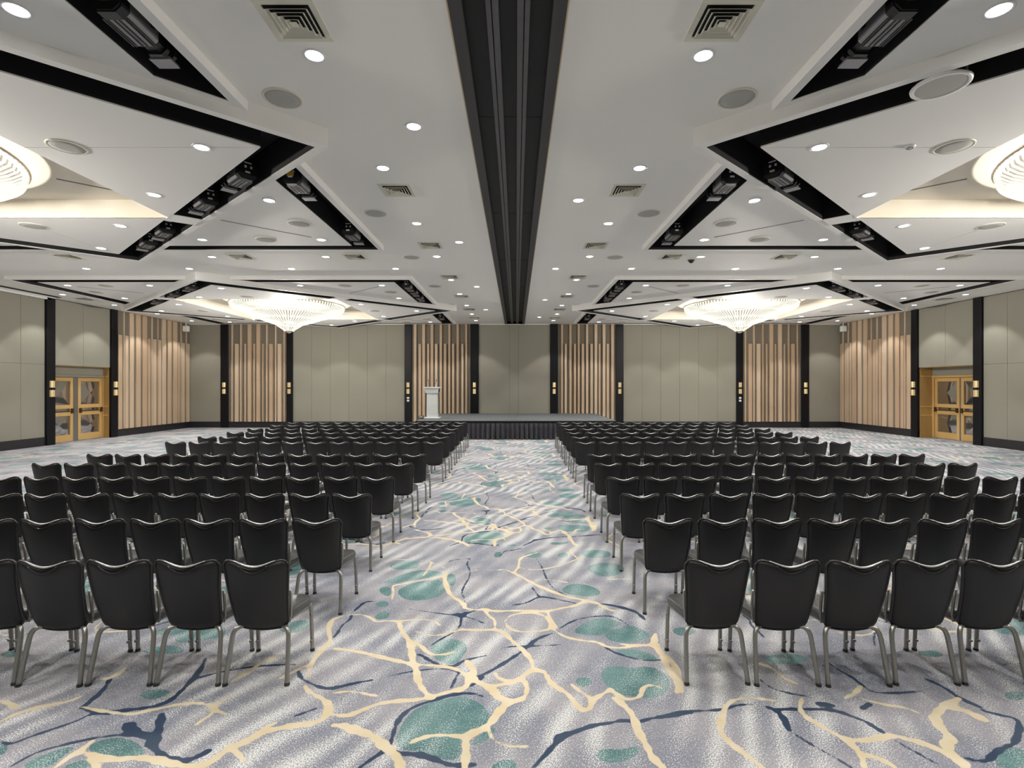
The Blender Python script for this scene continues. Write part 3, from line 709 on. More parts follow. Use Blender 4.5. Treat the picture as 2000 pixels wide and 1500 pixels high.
# --- doors
def pyramid_pane(y0, y1, z0, z1, x, s, h=.05):
    b = MB(); cy, cz = (y0 + y1) / 2, (z0 + z1) / 2
    P = [(x, y0, z0), (x, y1, z0), (x, y1, z1), (x, y0, z1), (x - s * h, cy, cz)]
    fs = [(0, 1, 4), (1, 2, 4), (2, 3, 4), (3, 0, 4), (0, 3, 2, 1)]
    b.add(P, fs); return b
def door(idx, s, ND):
    xw = s * (WX + ND)
    def bx(x0, x1, y0, y1, z0, z1, c=None):
        a, q = sorted((s * x0, s * x1)); b = MB()
        return b.cbox(a, q, y0, y1, z0, z1, c) if c else b.box(a, q, y0, y1, z0, z1)
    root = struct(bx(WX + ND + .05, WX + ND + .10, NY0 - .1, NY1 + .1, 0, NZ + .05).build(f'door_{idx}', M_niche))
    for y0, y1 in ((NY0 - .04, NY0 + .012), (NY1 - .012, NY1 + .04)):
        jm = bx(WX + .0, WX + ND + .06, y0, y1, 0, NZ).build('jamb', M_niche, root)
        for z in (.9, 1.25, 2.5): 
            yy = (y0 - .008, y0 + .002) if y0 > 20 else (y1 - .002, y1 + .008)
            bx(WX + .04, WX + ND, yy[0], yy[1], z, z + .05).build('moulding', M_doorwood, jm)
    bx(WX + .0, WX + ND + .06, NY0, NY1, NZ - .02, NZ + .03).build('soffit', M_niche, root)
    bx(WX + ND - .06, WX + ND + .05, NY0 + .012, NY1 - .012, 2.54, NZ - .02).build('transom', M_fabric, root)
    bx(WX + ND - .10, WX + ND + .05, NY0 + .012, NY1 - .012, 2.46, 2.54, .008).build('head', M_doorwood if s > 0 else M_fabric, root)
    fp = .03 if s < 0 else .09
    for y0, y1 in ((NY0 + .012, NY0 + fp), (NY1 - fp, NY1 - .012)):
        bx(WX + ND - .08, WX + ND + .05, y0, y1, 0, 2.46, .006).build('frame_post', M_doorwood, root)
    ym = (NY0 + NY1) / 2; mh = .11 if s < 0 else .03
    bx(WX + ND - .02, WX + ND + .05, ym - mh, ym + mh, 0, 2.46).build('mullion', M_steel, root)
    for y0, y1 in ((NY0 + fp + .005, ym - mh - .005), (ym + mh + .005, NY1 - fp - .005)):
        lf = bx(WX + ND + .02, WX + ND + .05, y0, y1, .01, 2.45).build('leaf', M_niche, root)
        lf['label'] = 'maple door leaf with faceted mirror panes'
        st = .125
        for a, c in ((y0, y0 + st), (y1 - st, y1)): bx(WX + ND - .03, WX + ND + .02, a, c, .01, 2.45, .006).build('stile', M_doorwood, lf)
        for z0, z1 in ((.01, .26), (.98, 1.12), (1.26, 1.40), (2.30, 2.45)): bx(WX + ND - .03, WX + ND + .02, y0 + st, y1 - st, z0, z1, .006).build('rail', M_doorwood, lf)
        for z0, z1, h in ((.26, .98, .045), (1.40, 2.30, .045)):
            pyramid_pane(y0 + st, y1 - st, z0, z1, s * (WX + ND + .015), s, h).build('pane', M_glass, lf, recalc=True)
        bx(WX + ND + .005, WX + ND + .018, y0 + st, y1 - st, 1.12, 1.26).build('pane', M_glass, lf)
        hb = MB(); xh = s * (WX + ND - .09)
        hb.tube([(xh, y0 + .07, 1.15), (xh, y1 - .07, 1.15)], .016, 8)
        for yy in (y0 + .07, y1 - .07):
            a, q = sorted((s * (WX + ND - .10), s * (WX + ND - .028))); hb.box(a, q, yy - .035, yy + .035, 1.08, 1.26)
        hb.build('push_bar', M_bronze, lf)
    return root
door(1, -1, .30); door(2, 1, .58)

# --- sconces
sc_me = []
b = MB(); b.cbox(-.075, .075, -.012, 0, -.30, .30, .004); sc_me.append(('backplate', b.mesh('backplate', M_fixblk)))
for z0, z1 in ((.045, .285), (-.285, -.045)):
    b = MB(); n = 8; prof = [(-.075, 0)] + [(-.075 * math.cos(PI * i / n), -.012 - .085 * math.sin(PI * i / n) ** .6) for i in range(n + 1)] + [(.075, 0)]
    b.prism(prof, z0, z1); sc_me.append(('shade', b.mesh('shade', M_brass, recalc=True)))
    b = MB()
    for zz in (z0 + .01, (z0 + z1) / 2 - .01, z1 - .03): b.prism([(p[0] * 1.08, p[1] * 1.10) for p in prof], zz, zz + .02)
    sc_me.append(('band', b.mesh('band', M_brass, recalc=True)))
b = MB(); b.cbox(-.035, .035, -.06, 0, -.05, .05, .005); sc_me.append(('knuckle', b.mesh('knuckle', M_fixblk)))
sc_lab = ['at the far left corner', 'right of the far left slats', 'left of the lectern', 'right of the lectern slats', 'left of the right stage slats', 'right of the right stage slats', 'left of the far right slats', 'at the far right corner']
sc_lab2 = ['left wall, camera side of the doors', 'left wall, between doors and slats', 'right wall, camera side of the doors', 'right wall, between doors and slats']
for i, (x, y, s) in enumerate(sconce_sites):
    if i < 8: lab = 'brass double wall sconce on black pilaster ' + sc_lab[i]
    else: lab = 'brass double wall sconce on pilaster, ' + sc_lab2[i - 8]
    t = thing('wall_sconce', lab, 'wall light', (x, y, 2.02), 0 if s == 0 else (PI / 2 if s > 0 else -PI / 2), 'brass wall sconces')
    if s != 0: t.rotation_euler.z = -PI / 2 if s > 0 else PI / 2
    for n, me in sc_me: link(n, me, t)
# small switch plates
for i, (x, lab) in enumerate(((sconce_sites[2][0], 'small white switch plates on the pilaster left of the lectern'), (sconce_sites[6][0], 'small white switch plates on the pilaster below the far right sconce'))):
    t = thing('switch_plate', lab, 'switch', (x, YF - .122, 1.45))
    for dz in (.07, -.07): MB().cbox(-.06, .06, -.012, 0, dz - .045, dz + .045, .003).build('plate', M_white, t)
# white boxes high up in the corners
for s, side, px in ((-1, 'left', 375), (1, 'right', 1639)):
    t = thing('wall_speaker', f'small white box speaker under the ceiling in the far {side} corner', 'speaker', (s * (WX - .30), 25.55, 4.98))
    MB().cbox(-.13, .13, -.09, .09, -.14, .14, .015).build('cabinet', M_white, t)
    MB().cbox(-.105, .105, -.096, -.088, -.115, .115, .004).build('grille', M_white, t)
    MB().box(-.012, .012, -.012, .012, .14, .32).build('bracket', M_white, t)
    if s > 0: pass

# ================================================================== STAGE
ST0, ST1, SF, SZ = -3.93, 4.07, 20.40, .73
t = thing('stage', 'low stage with dark grey carpet deck and pleated black skirt', 'stage', ((ST0 + ST1) / 2, SF, 0))
cx = (ST0 + ST1) / 2; hw = (ST1 - ST0) / 2; dp = YF - .175 - SF
for i in range(4):
    for j in range(3):
        MB().box(-hw + i * hw / 2 + .002, -hw + (i + 1) * hw / 2 - .002, j * dp / 3 + .002, (j + 1) * dp / 3 - .002, SZ - .06, SZ).build('deck_panel', M_deck, t)
b = MB(); b.box(-hw - .01, hw + .01, -.012, 0, SZ - .07, SZ); b.box(-hw - .012, -hw, -.012, dp, SZ - .07, SZ); b.box(hw, hw + .012, -.012, dp, SZ - .07, SZ)
b.build('edge_trim', M_dark, t)
def skirt(p0, p1, out, n_per=.19):
    L = math.hypot(p1[0] - p0[0], p1[1] - p0[1]); k = int(L / n_per * 12); vs = []; fs = []
    for i in range(k + 1):
        u = i / k; ph = u * L / n_per * 2 * PI; am = .068 + .02 * math.sin(u * 37)
        for jz, (z, f) in enumerate(((.01, 1.25), (.25, 1.1), (.5, .9), (SZ - .08, .45))):
            o = .11 + am * f * math.sin(ph + .35 * math.sin(u * 23 + z))
            vs.append((p0[0] + (p1[0] - p0[0]) * u + out[0] * o, p0[1] + (p1[1] - p0[1]) * u + out[1] * o, z))
    for i in range(k):
        for j in range(3): fs.append((i * 4 + j, (i + 1) * 4 + j, (i + 1) * 4 + j + 1, i * 4 + j + 1))
    return MB().add(vs, fs)
skirt((-hw, -.0), (hw, -.0), (0, -1)).build('skirt', M_skirt, t, smooth=True)
skirt((-hw, dp), (-hw, 0), (-1, 0)).build('skirt', M_skirt, t, smooth=True)
skirt((hw, 0), (hw, dp), (1, 0)).build('skirt', M_skirt, t, smooth=True)
for x in (-hw + .3, 0, hw - .3):
    for y in (.4, dp - .4): MB().box(x - .03, x + .03, y - .03, y + .03, 0, SZ - .06).build('leg', M_rail, t)

# ================================================================== LECTERN
t = thing('lectern', 'white lectern with two gooseneck microphones on the left end of the stage', 'lectern', (-3.53, 22.05, SZ))
MB().cbox(-.34, .34, -.26, .26, 0, .05, .008).build('base', M_lectern, t)
b = MB(); b.add([(-.23, -.17, .05), (.23, -.17, .05), (.23, .17, .05), (-.23, .17, .05), (-.22, -.16, 1.09), (.22, -.16, 1.09), (.22, .16, 1.09), (-.22, .16, 1.09)],
                [(0, 3, 2, 1), (4, 5, 6, 7), (0, 1, 5, 4), (1, 2, 6, 5), (2, 3, 7, 6), (3, 0, 4, 7)]); b.build('column', M_lectern, t)
b = MB(); b.add([(-.26, -.20, 1.09), (.26, -.20, 1.09), (.26, .22, 1.09), (-.26, .22, 1.09), (-.30, -.24, 1.32), (.30, -.24, 1.32), (.30, .26, 1.30), (-.30, .26, 1.30)],
                [(0, 3, 2, 1), (4, 5, 6, 7), (0, 1, 5, 4), (1, 2, 6, 5), (2, 3, 7, 6), (3, 0, 4, 7)]); hd = b.build('header', M_lectern, t)
MB().cbox(-.345, .345, -.27, .30, 1.31, 1.345, .008).build('reading_top', M_white, t)
# raised lettering strokes on the header: too small to read in the photograph
b = MB(); rx = random.Random(3)
for i in range(9):
    x = -.18 + i * .045
    b.box(x, x + .008, -.226, -.214, 1.20, 1.26)
    if i % 2 == 0: b.box(x, x + .028, -.228, -.216, 1.245 if i % 4 else 1.20, 1.255 if i % 4 else 1.21)
b.build('lettering', M_letter, t)
MB().cbox(.26, .315, -.12, .02, 1.13, 1.28, .01).build('control_box', M_fixblk, t)
for s in (-1, 1):
    b = MB(); b.tube([(s * .12 - .02, -.1, 1.34), (s * .13 - .02, -.1, 1.45), (s * .15, -.08, 1.56), (s * .17, -.02, 1.62)], .008, 6); b.tube([(s * .17, -.02, 1.615), (s * .175, .03, 1.66)], .018, 8)
    b.build('microphone', M_fixblk, t)
t = thing('floor_monitor', 'small dark box on the stage floor beside the lectern', 'equipment box', (-3.96, 21.75, SZ))
MB().cbox(-.10, .10, -.12, .12, 0, .14, .02).build('case', M_fixblk, t); MB().cbox(-.08, .08, -.128, -.118, .03, .12, .004).build('front_plate', M_fixgry, t)

# ================================================================== CHANDELIERS
ch_parts = []
def rods(n, prof, wfun, thick, m, nm, jitter=0.0):
    """radial crystal bars following a profile [(r, z)...]"""
    b = MB()
    for i in range(n):
        th = 2 * PI * i / n; ca, sa = math.cos(th), math.sin(th); vs = []; fs = []
        for r, z in prof:
            wd = wfun(r)
            for dx, dz in ((-wd, 0), (0, -thick), (wd, 0), (0, thick)):
                vs.append((r * ca - dx * sa, r * sa + dx * ca, z + dz))
        for k in range(len(prof) - 1):
            for j in range(4): fs.append((k * 4 + j, k * 4 + (j + 1) % 4, (k + 1) * 4 + (j + 1) % 4, (k + 1) * 4 + j))
        fs += [(3, 2, 1, 0), tuple((len(prof) - 1) * 4 + j for j in range(4))]
        b.add(vs, fs)
    me = b.mesh(nm, m); ch_parts.append((nm, me)); return me
RIMZ = 5.27
rods(110, [(2.08, RIMZ), (2.05, RIMZ - .13), (1.94, RIMZ - .21), (1.55, RIMZ - .37)], lambda r: r * .0175, .018, M_crys, 'outer_crystals')
rods(96, [(1.60, RIMZ - .29), (1.52, RIMZ - .39), (1.0, RIMZ - .57)], lambda r: r * .021, .016, M_crys, 'middle_crystals')
rods(64, [(1.06, RIMZ - .48), (.98, RIMZ - .59), (.46, RIMZ - .76)], lambda r: r * .031, .014, M_crys, 'inner_crystals')
rods(28, [(.50, RIMZ - .74), (.44, RIMZ - .80), (.15, RIMZ - .99)], lambda r: r * .075, .012, M_crystip, 'lower_crystals')
b = MB(); b.lathe([(2.00, RIMZ - .02), (1.97, RIMZ - .14), (1.5, RIMZ - .34), (.45, RIMZ - .70), (.40, RIMZ - .72)], 64); ch_parts.append(('inner_diffuser', b.mesh('inner_diffuser', M_crysin, True)))
b = MB(); b.lathe([(.13, RIMZ - .985), (.14, RIMZ - .995), (.09, RIMZ - 1.05), (.02, RIMZ - 1.085), (.001, RIMZ - 1.09)], 20); ch_parts.append(('finial', b.mesh('finial', M_chrome, True)))
for r, z, tk in ((2.085, RIMZ + .01, .022), (1.585, RIMZ - .335, .012), (1.03, RIMZ - .525, .012), (.48, RIMZ - .75, .014)):
    b = MB(); b.tube([(r * math.cos(2 * PI * i / 64), r * math.sin(2 * PI * i / 64), z) for i in range(64)], tk, 6, closed=True)
    ch_parts.append(('frame_ring', b.mesh('frame_ring', M_chrome, True)))
b = MB(); b.prism([(1.5 * math.cos(2 * PI * i / 40), 1.5 * math.sin(2 * PI * i / 40)) for i in range(40)], RIMZ + .02, ZREC - .002); ch_parts.append(('ceiling_plate', b.mesh('ceiling_plate', M_recess)))
lab = {('left', 'near'): 'crystal chandelier cut off by the left edge of the picture', ('right', 'near'): 'crystal chandelier cut off by the right edge of the picture',
       ('left', 'far'): 'glowing cone-shaped crystal chandelier hanging left of the stage', ('right', 'far'): 'glowing cone-shaped crystal chandelier hanging right of the stage'}
for side, near, sgn, cy, cxs in STARS:
    t = thing('chandelier', lab[(side, near)], 'chandelier', (cxs, cy, 0), 0, 'crystal chandeliers')
    for n, me in ch_parts: link(n, me, t)
    ld = bpy.data.lights.new('chandelier_bulb', 'POINT'); ld.energy = CHAND_W; ld.color = (1.0, 0.94, 0.84); ld.shadow_soft_size = .13
    lo = link('bulb', ld, t, (0, 0, RIMZ - .90))
    ld = bpy.data.lights.new('chandelier_rim_bulb', 'POINT'); ld.energy = 60; ld.color = (1.0, 0.82, 0.58); ld.shadow_soft_size = .3
    for k in range(4):
        link('bulb', ld, t, (2.42 * math.cos(PI / 4 + k * PI / 2), 2.36 * math.sin(PI / 4 + k * PI / 2), RIMZ - .05)) if False else None

# ================================================================== CEILING FITTINGS
dl_ring = MB().lathe([(.110, 0), (.107, -.008), (.084, -.006), (.082, .0)], 28).mesh('ring', M_ring, True)
dl_lens = MB().lathe([(.082, -.002), (.06, -.005), (.03, -.006), (.0005, -.006)], 24).mesh('lens', M_lens, True)
spot = bpy.data.lights.new('downlight_beam', 'SPOT'); spot.energy = SPOT_W; spot.spot_size = math.radians(90); spot.spot_blend = 0.25
spot.shadow_soft_size = .09; spot.color = (1.0, 0.975, 0.93)
DL = []
def downlight(x, y, z, label, beam=spot):
    t = thing('downlight', label, 'downlight', (x, y, z), 0, 'round recessed downlights')
    link('trim_ring', dl_ring, t); link('lens', dl_lens, t); link('lamp', beam, t, (0, 0, -.03))
for side, s in (('left', -1), ('right', 1)):
    ys = [-.15, 2.40, 4.95, 7.50, 10.05, 12.6, 15.36, 17.70, 20.2, 22.6, 24.8]
    for i, y in enumerate(ys): downlight(s * 1.88, y, CEIL, f'round downlight in the vent row {side} of the central channel, {nth(len(ys) - i)} from the stage wall')
    ys = [1.25, 6.30, 11.35, 16.4, 21.3] if s < 0 else [3.75, 8.8, 13.9, 18.9, 23.6]
    for i, y in enumerate(ys): downlight(s * (1.19 if s < 0 else 1.14), y, CEIL, f'round downlight beside the central channel on its {side}, {nth(len(ys) - i)} from stage wall')
    for i, x in enumerate((4.62, 7.43)): downlight(s * x, 12.63, CEIL, f'downlight between the two {side} coffers, vent row, {nth(i + 1)} from central channel')
    for i, x in enumerate((3.2, 6.02, 8.8, 11.6)): downlight(s * x, 13.9, CEIL, f'downlight between the two {side} coffers, stage-side row, {nth(i + 1)} from channel')
    for i, y in enumerate((5, 10.2, 15.4, 17.8, 20.1, 22.5, 24.9)): downlight(s * 15.7, y, CEIL, f'downlight along the {side} wall, {nth(7 - i)} from the far corner')
    for near, cy in (('near', SY[0]), ('far', SY[1])):
        st = f'{near} {side} coffer'
        inn = {1: 'right', -1: 'left'}; dep = {1: 'far', -1: 'near'}
        for k in (1, -1):
            downlight(s * SX + k * 5.0, cy, ZDI, f'downlight at the {inn[k]} point of the {st} diamond')
            downlight(s * SX, cy + k * 4.63, ZDI, f'downlight at the {dep[k]} point of the {st} diamond')
            for q in (1, -1):
                downlight(s * SX + k * 3.3, cy + q * 1.57, ZDI, f'downlight on {st} diamond, {dep[q]}-{inn[k]} edge, nearer the {inn[k]} point')
                downlight(s * SX + k * 1.6, cy + q * 3.1, ZDI, f'downlight on {st} diamond, {dep[q]}-{inn[k]} edge, nearer the {dep[q]} point')
                co = f'{dep[q]}-{inn[k]} corner triangle of the {st}'
                downlight(s * SX + k * 4.8, cy + q * 2.15, ZSQ, f'downlight in {co}, at its {inn[k]} side')
                downlight(s * SX + k * 4.8, cy + q * 4.43, ZSQ, f'downlight in {co}, at its square corner')
                downlight(s * SX + k * 2.3, cy + q * 4.42, ZSQ, f'downlight in {co}, at its {dep[q]} side')

sp_grille = MB().lathe([(.185, -.001), (.18, -.010), (.10, -.012), (.0005, -.012)], 32).mesh('grille', M_grille, True)
sp_ring = MB().lathe([(.212, 0), (.208, -.010), (.187, -.012), (.184, -.004)], 32).mesh('ring', M_vent, True)
def speaker(x, y, z, label):
    t = thing('ceiling_speaker', label, 'ceiling speaker', (x, y, z), 0, 'round ceiling speakers')
    link('grille', sp_grille, t); link('trim_ring', sp_ring, t)
for side, s in (('left', -1), ('right', 1)):
    ys = (5.68, 9.45, 12.66, 16.3, 20.0)
    for i, y in enumerate(ys): speaker(s * 2.52, y, CEIL, f'round grey ceiling speaker {side} of the central channel, {nth(5 - i)} from the stage wall')
    for near, cy in (('near', SY[0]), ('far', SY[1])):
        st = f'{near} {side} coffer'; inn = {1: 'right', -1: 'left'}; dep = {1: 'far', -1: 'near'}
        for k in (1, -1):
            speaker(s * SX + k * 3.35, cy - .02, ZDI, f'round grey speaker on the {inn[k]} arm of the {st} diamond')
            speaker(s * SX, cy + k * 3.1, ZDI, f'round grey speaker on the {dep[k]} arm of the {st} diamond')
            for q in (1, -1):
                speaker(s * SX + k * 4.8, cy + q * 3.34, ZSQ, f'round grey speaker in the {dep[q]}-{inn[k]} triangle of {st}, {inn[k]} side')
                speaker(s * SX + k * 3.65, cy + q * 4.40, ZSQ, f'round grey speaker in the {dep[q]}-{inn[k]} triangle of {st}, {dep[q]} side')
# one speaker hangs out of the black channel
t = thing('hanging_speaker', 'round white-rimmed speaker hanging in the black channel at upper right', 'ceiling speaker', (4.24, 5.03, 5.055))
MB().lathe([(.0005, -.012), (.12, -.012), (.205, -.010)], 32).build('grille', M_grille, t, True)
MB().lathe([(.205, -.006), (.212, -.014), (.240, -.012), (.246, .008), (.22, .03)], 36).build('rim', M_white, t, True)
MB().lathe([(.20, .012), (.19, .10), (.16, .16), (.0005, .16)], 28).build('can', M_fixblk, t, True)
for dx in (-.13, .13): MB().box(dx - .012, dx + .012, -.15, -.13, .02, .45).build('bracket', M_fixgry, t)
t = thing('smoke_detector', 'small white smoke detector on the near right coffer panel', 'smoke detector', (4.93, 6.32, ZDI))
MB().lathe([(.06, 0), (.06, -.012), (.045, -.022), (.0005, -.03)], 24).build('housing', M_white, t, True); MB().lathe([(.036, -.024), (.034, -.030), (.03, -.026)], 20).build('sensor_ring', M_groove, t, True)
t = thing('dome_camera', 'tiny dark dome camera on the ceiling between the right coffers', 'camera', (4.50, 12.95, CEIL))
MB().lathe([(.09, 0), (.088, -.02), (.07, -.025)], 20).build('mount', M_bronze, t, True); MB().lathe([(.065, -.022), (.055, -.055), (.03, -.075), (.0005, -.08)], 20).build('dome', M_fixblk, t, True)

# --- four-way air diffusers
V_parts = []
h = .255
def sq_ring(b, r0, z0, r1, z1):
    vs = [(sx * r0, sy * r0, z0) for sx, sy in ((-1, -1), (1, -1), (1, 1), (-1, 1))] + [(sx * r1, sy * r1, z1) for sx, sy in ((-1, -1), (1, -1), (1, 1), (-1, 1))]
    return b.add(vs, [(i, (i + 1) % 4, 4 + (i + 1) % 4, 4 + i) for i in range(4)])
b = MB(); sq_ring(b, h, 0, h, -.012); sq_ring(b, h, -.012, h - .05, -.012); sq_ring(b, h - .05, -.012, h - .062, .0); V_parts.append(('frame', b.mesh('frame', M_vent, recalc=True)))
b = MB(); b.box(-h + .05, h - .05, -h + .05, h - .05, -.0035, -.001); V_parts.append(('backing', b.mesh('backing', M_dark)))
for r in (.178, .136, .094, .052):
    b = MB(); sq_ring(b, r - .022, -.006, r + .006, -.034); sq_ring(b, r + .006, -.034, r + .009, -.033); V_parts.append(('louvre', b.mesh('louvre', M_vent)))
b = MB(); b.box(-.03, .03, -.03, .03, -.034, -.030); V_parts.append(('centre_plate', b.mesh('centre_plate', M_vent)))
def vent(x, y, label):
    t = thing('air_vent', label, 'air vent', (x, y, CEIL), 0, 'square four-way ceiling vents')
    for n, me in V_parts: link(n, me, t)
for side, s in (('left', -1), ('right', 1)):
    ys = (4.48, 8.34, 11.6, 14.93, 18.15, 21.2, 23.8)
    for i, y in enumerate(ys): vent(s * 1.87, y, f'square louvred ceiling vent {side} of the central channel, {nth(7 - i)} from stage wall')
    for i, x in enumerate((3.9, 6.7, 10.95)): vent(s * x, 12.6, f'square louvred ceiling vent between {side} coffers, {nth(i + 1)} from the central channel')
    vent(s * 15.7, 18.7, f'square louvred ceiling vent along the {side} wall above the doors')

# --- stage lights in the black channels
F_parts = []
def octa(w_, h_, c): return [(-w_ + c, -h_), (w_ - c, -h_), (w_, -h_ + c), (w_, h_ - c), (w_ - c, h_), (-w_ + c, h_), (-w_, h_ - c), (-w_, -h_ + c)]
def extr_y(b, poly, y0, y1):
    n = len(poly); vs = [(p[0], y0, p[1]) for p in poly] + [(p[0], y1, p[1]) for p in poly]
    return b.add(vs, [(i, (i + 1) % n, n + (i + 1) % n, n + i) for i in range(n)] + [tuple(range(n))[::-1], tuple(range(n, 2 * n))])
b = MB(); extr_y(b, octa(.125, .135, .05), -.36, -.27); extr_y(b, octa(.115, .125, .05), -.375, -.36); F_parts.append(('end_cap', b.mesh('cap', M_fixblk, recalc=True)))
b = MB()
for x in (-.045, .03): b.box(x, x + .028, -.381, -.374, .02, .052)
b.box(-.035, .03, -.381, -.374, -.05, -.025); b.box(-.05, .05, -.381, -.374, .085, .10); F_parts.append(('socket', b.mesh('socket', M_white)))
b = MB(); extr_y(b, octa(.115, .120, .045), -.27, .08); F_parts.append(('body', b.mesh('body', M_fixgry, recalc=True)))
b = MB()
for x in (-.10, -.075, -.02, .02, .075, .10): b.box(x - .006, x + .006, -.268, .078, -.128, -.116)
F_parts.append(('cooling_fins', b.mesh('fins', M_fixblk)))
b = MB(); extr_y(b, octa(.085, .09, .035), .08, .20); extr_y(b, octa(.11, .115, .05), .20, .235); extr_y(b, octa(.11, .115, .05), .30, .34); F_parts.append(('shutter_collar', b.mesh('collar', M_fixblk, recalc=True)))
b = MB(); b.lathe([(.06, 0), (.07, .05), (.065, .10)], 16)
b.v = [(v[0], .215 + v[2], v[1] - .01) for v in b.v]; F_parts.append(('lens_tube', b.mesh('lens_tube', M_fixlens, True, recalc=True)))
b = MB(); extr_y(b, [(-.10, -.12), (.10, -.12), (.085, -.09), (-.085, -.09)], .26, .40); F_parts.append(('front_plate', b.mesh('front_plate', M_fixgry, recalc=True)))
b = MB()
for s in (-1, 1): b.box(s * .135 - .006, s * .135 + .006, -.04, .0, -.03, .24)
b.box(-.141, .141, -.04, 0, .24, .252); b.tube([(0, -.02, .25), (0, -.02, .37)], .018, 8); F_parts.append(('yoke', b.mesh('yoke', M_fixblk)))
DA = math.atan2(VX, VY)
def stage_light(x, y, rz, label, warn=False, z=5.245):
    t = thing('stage_light', label, 'spotlight', (x, y, z), rz, 'profile spotlights in the ceiling channels')
    for n, me in F_parts: link(n, me, t)
    if warn: MB().box(-.05, .05, -.386, -.38, -.03, .04).build('warning_label', M_yellow, t)
xi = SX - HX + RX + CX / 2 - .0             # centre of the inner square channel
xd = lambda dx: .925 * VY * (1 - abs(dx) / (.925 * VX)) if True else 0
for side, s in (('left', -1), ('right', 1)):
    stage_light(s * (xi - .06), 4.48, 0, f'black and grey stage spotlight nearest the camera in the {side} ceiling channel', z=5.25)
    if s < 0: stage_light(s * (xi - .02), 5.15 - .25, 0, 'grey stage spotlight just beyond the nearest one at upper left', z=5.21) if False else None
    for i, y in enumerate((7.95, 10.55)):
        stage_light(s * (xi - .02), y, 0, f'stage spotlight in the {side} straight channel beside the aisle, {"with yellow sticker" if (s < 0 and i == 0) else nth(i + 1) + " beyond the star point"}', warn=(s < 0 and i == 0))
    # diagonal channel of the near diamond: distances along x from the star centre
    for i, dx in enumerate((4.85, 3.72) if s < 0 else (4.9,)):
        yy = SY[0] + .925 * VY * (1 - dx / (.925 * VX))
        stage_light(s * (SX - dx), yy, -s * DA, f'stage spotlight in the {side} near coffer diagonal channel, {nth(i + 1)} from the star point', z=5.15)
    for i, dx in enumerate((2.0, 1.1) if s < 0 else (2.0,)):
        yy = SY[0] + .925 * VY * (1 - dx / (.925 * VX))
        stage_light(s * (SX - dx), yy, -s * DA, f'stage spotlight in the {side} near coffer diagonal channel, {nth(i + 1)} past the cross beam', z=5.15)
    for i, y in enumerate((15.9, 16.8, 17.8)):
        stage_light(s * (xi - .02), y, 0, f'distant stage spotlight in the {side} far coffer aisle channel, {nth(i + 1)} from camera')
    stage_light(s * (xi - .02), 22.9, 0, f'stage spotlight in the {side} far coffer aisle channel closest to the stage wall')
    for i, dx in enumerate((1.0, 2.2, 3.7)):
        yy = SY[1] - .925 * VY * (1 - dx / (.925 * VX))
        stage_light(s * (SX + dx), yy, -s * DA, f'stage spotlight, outer diagonal channel of {side} far coffer, {nth(i + 1)} from its near point', z=5.15)

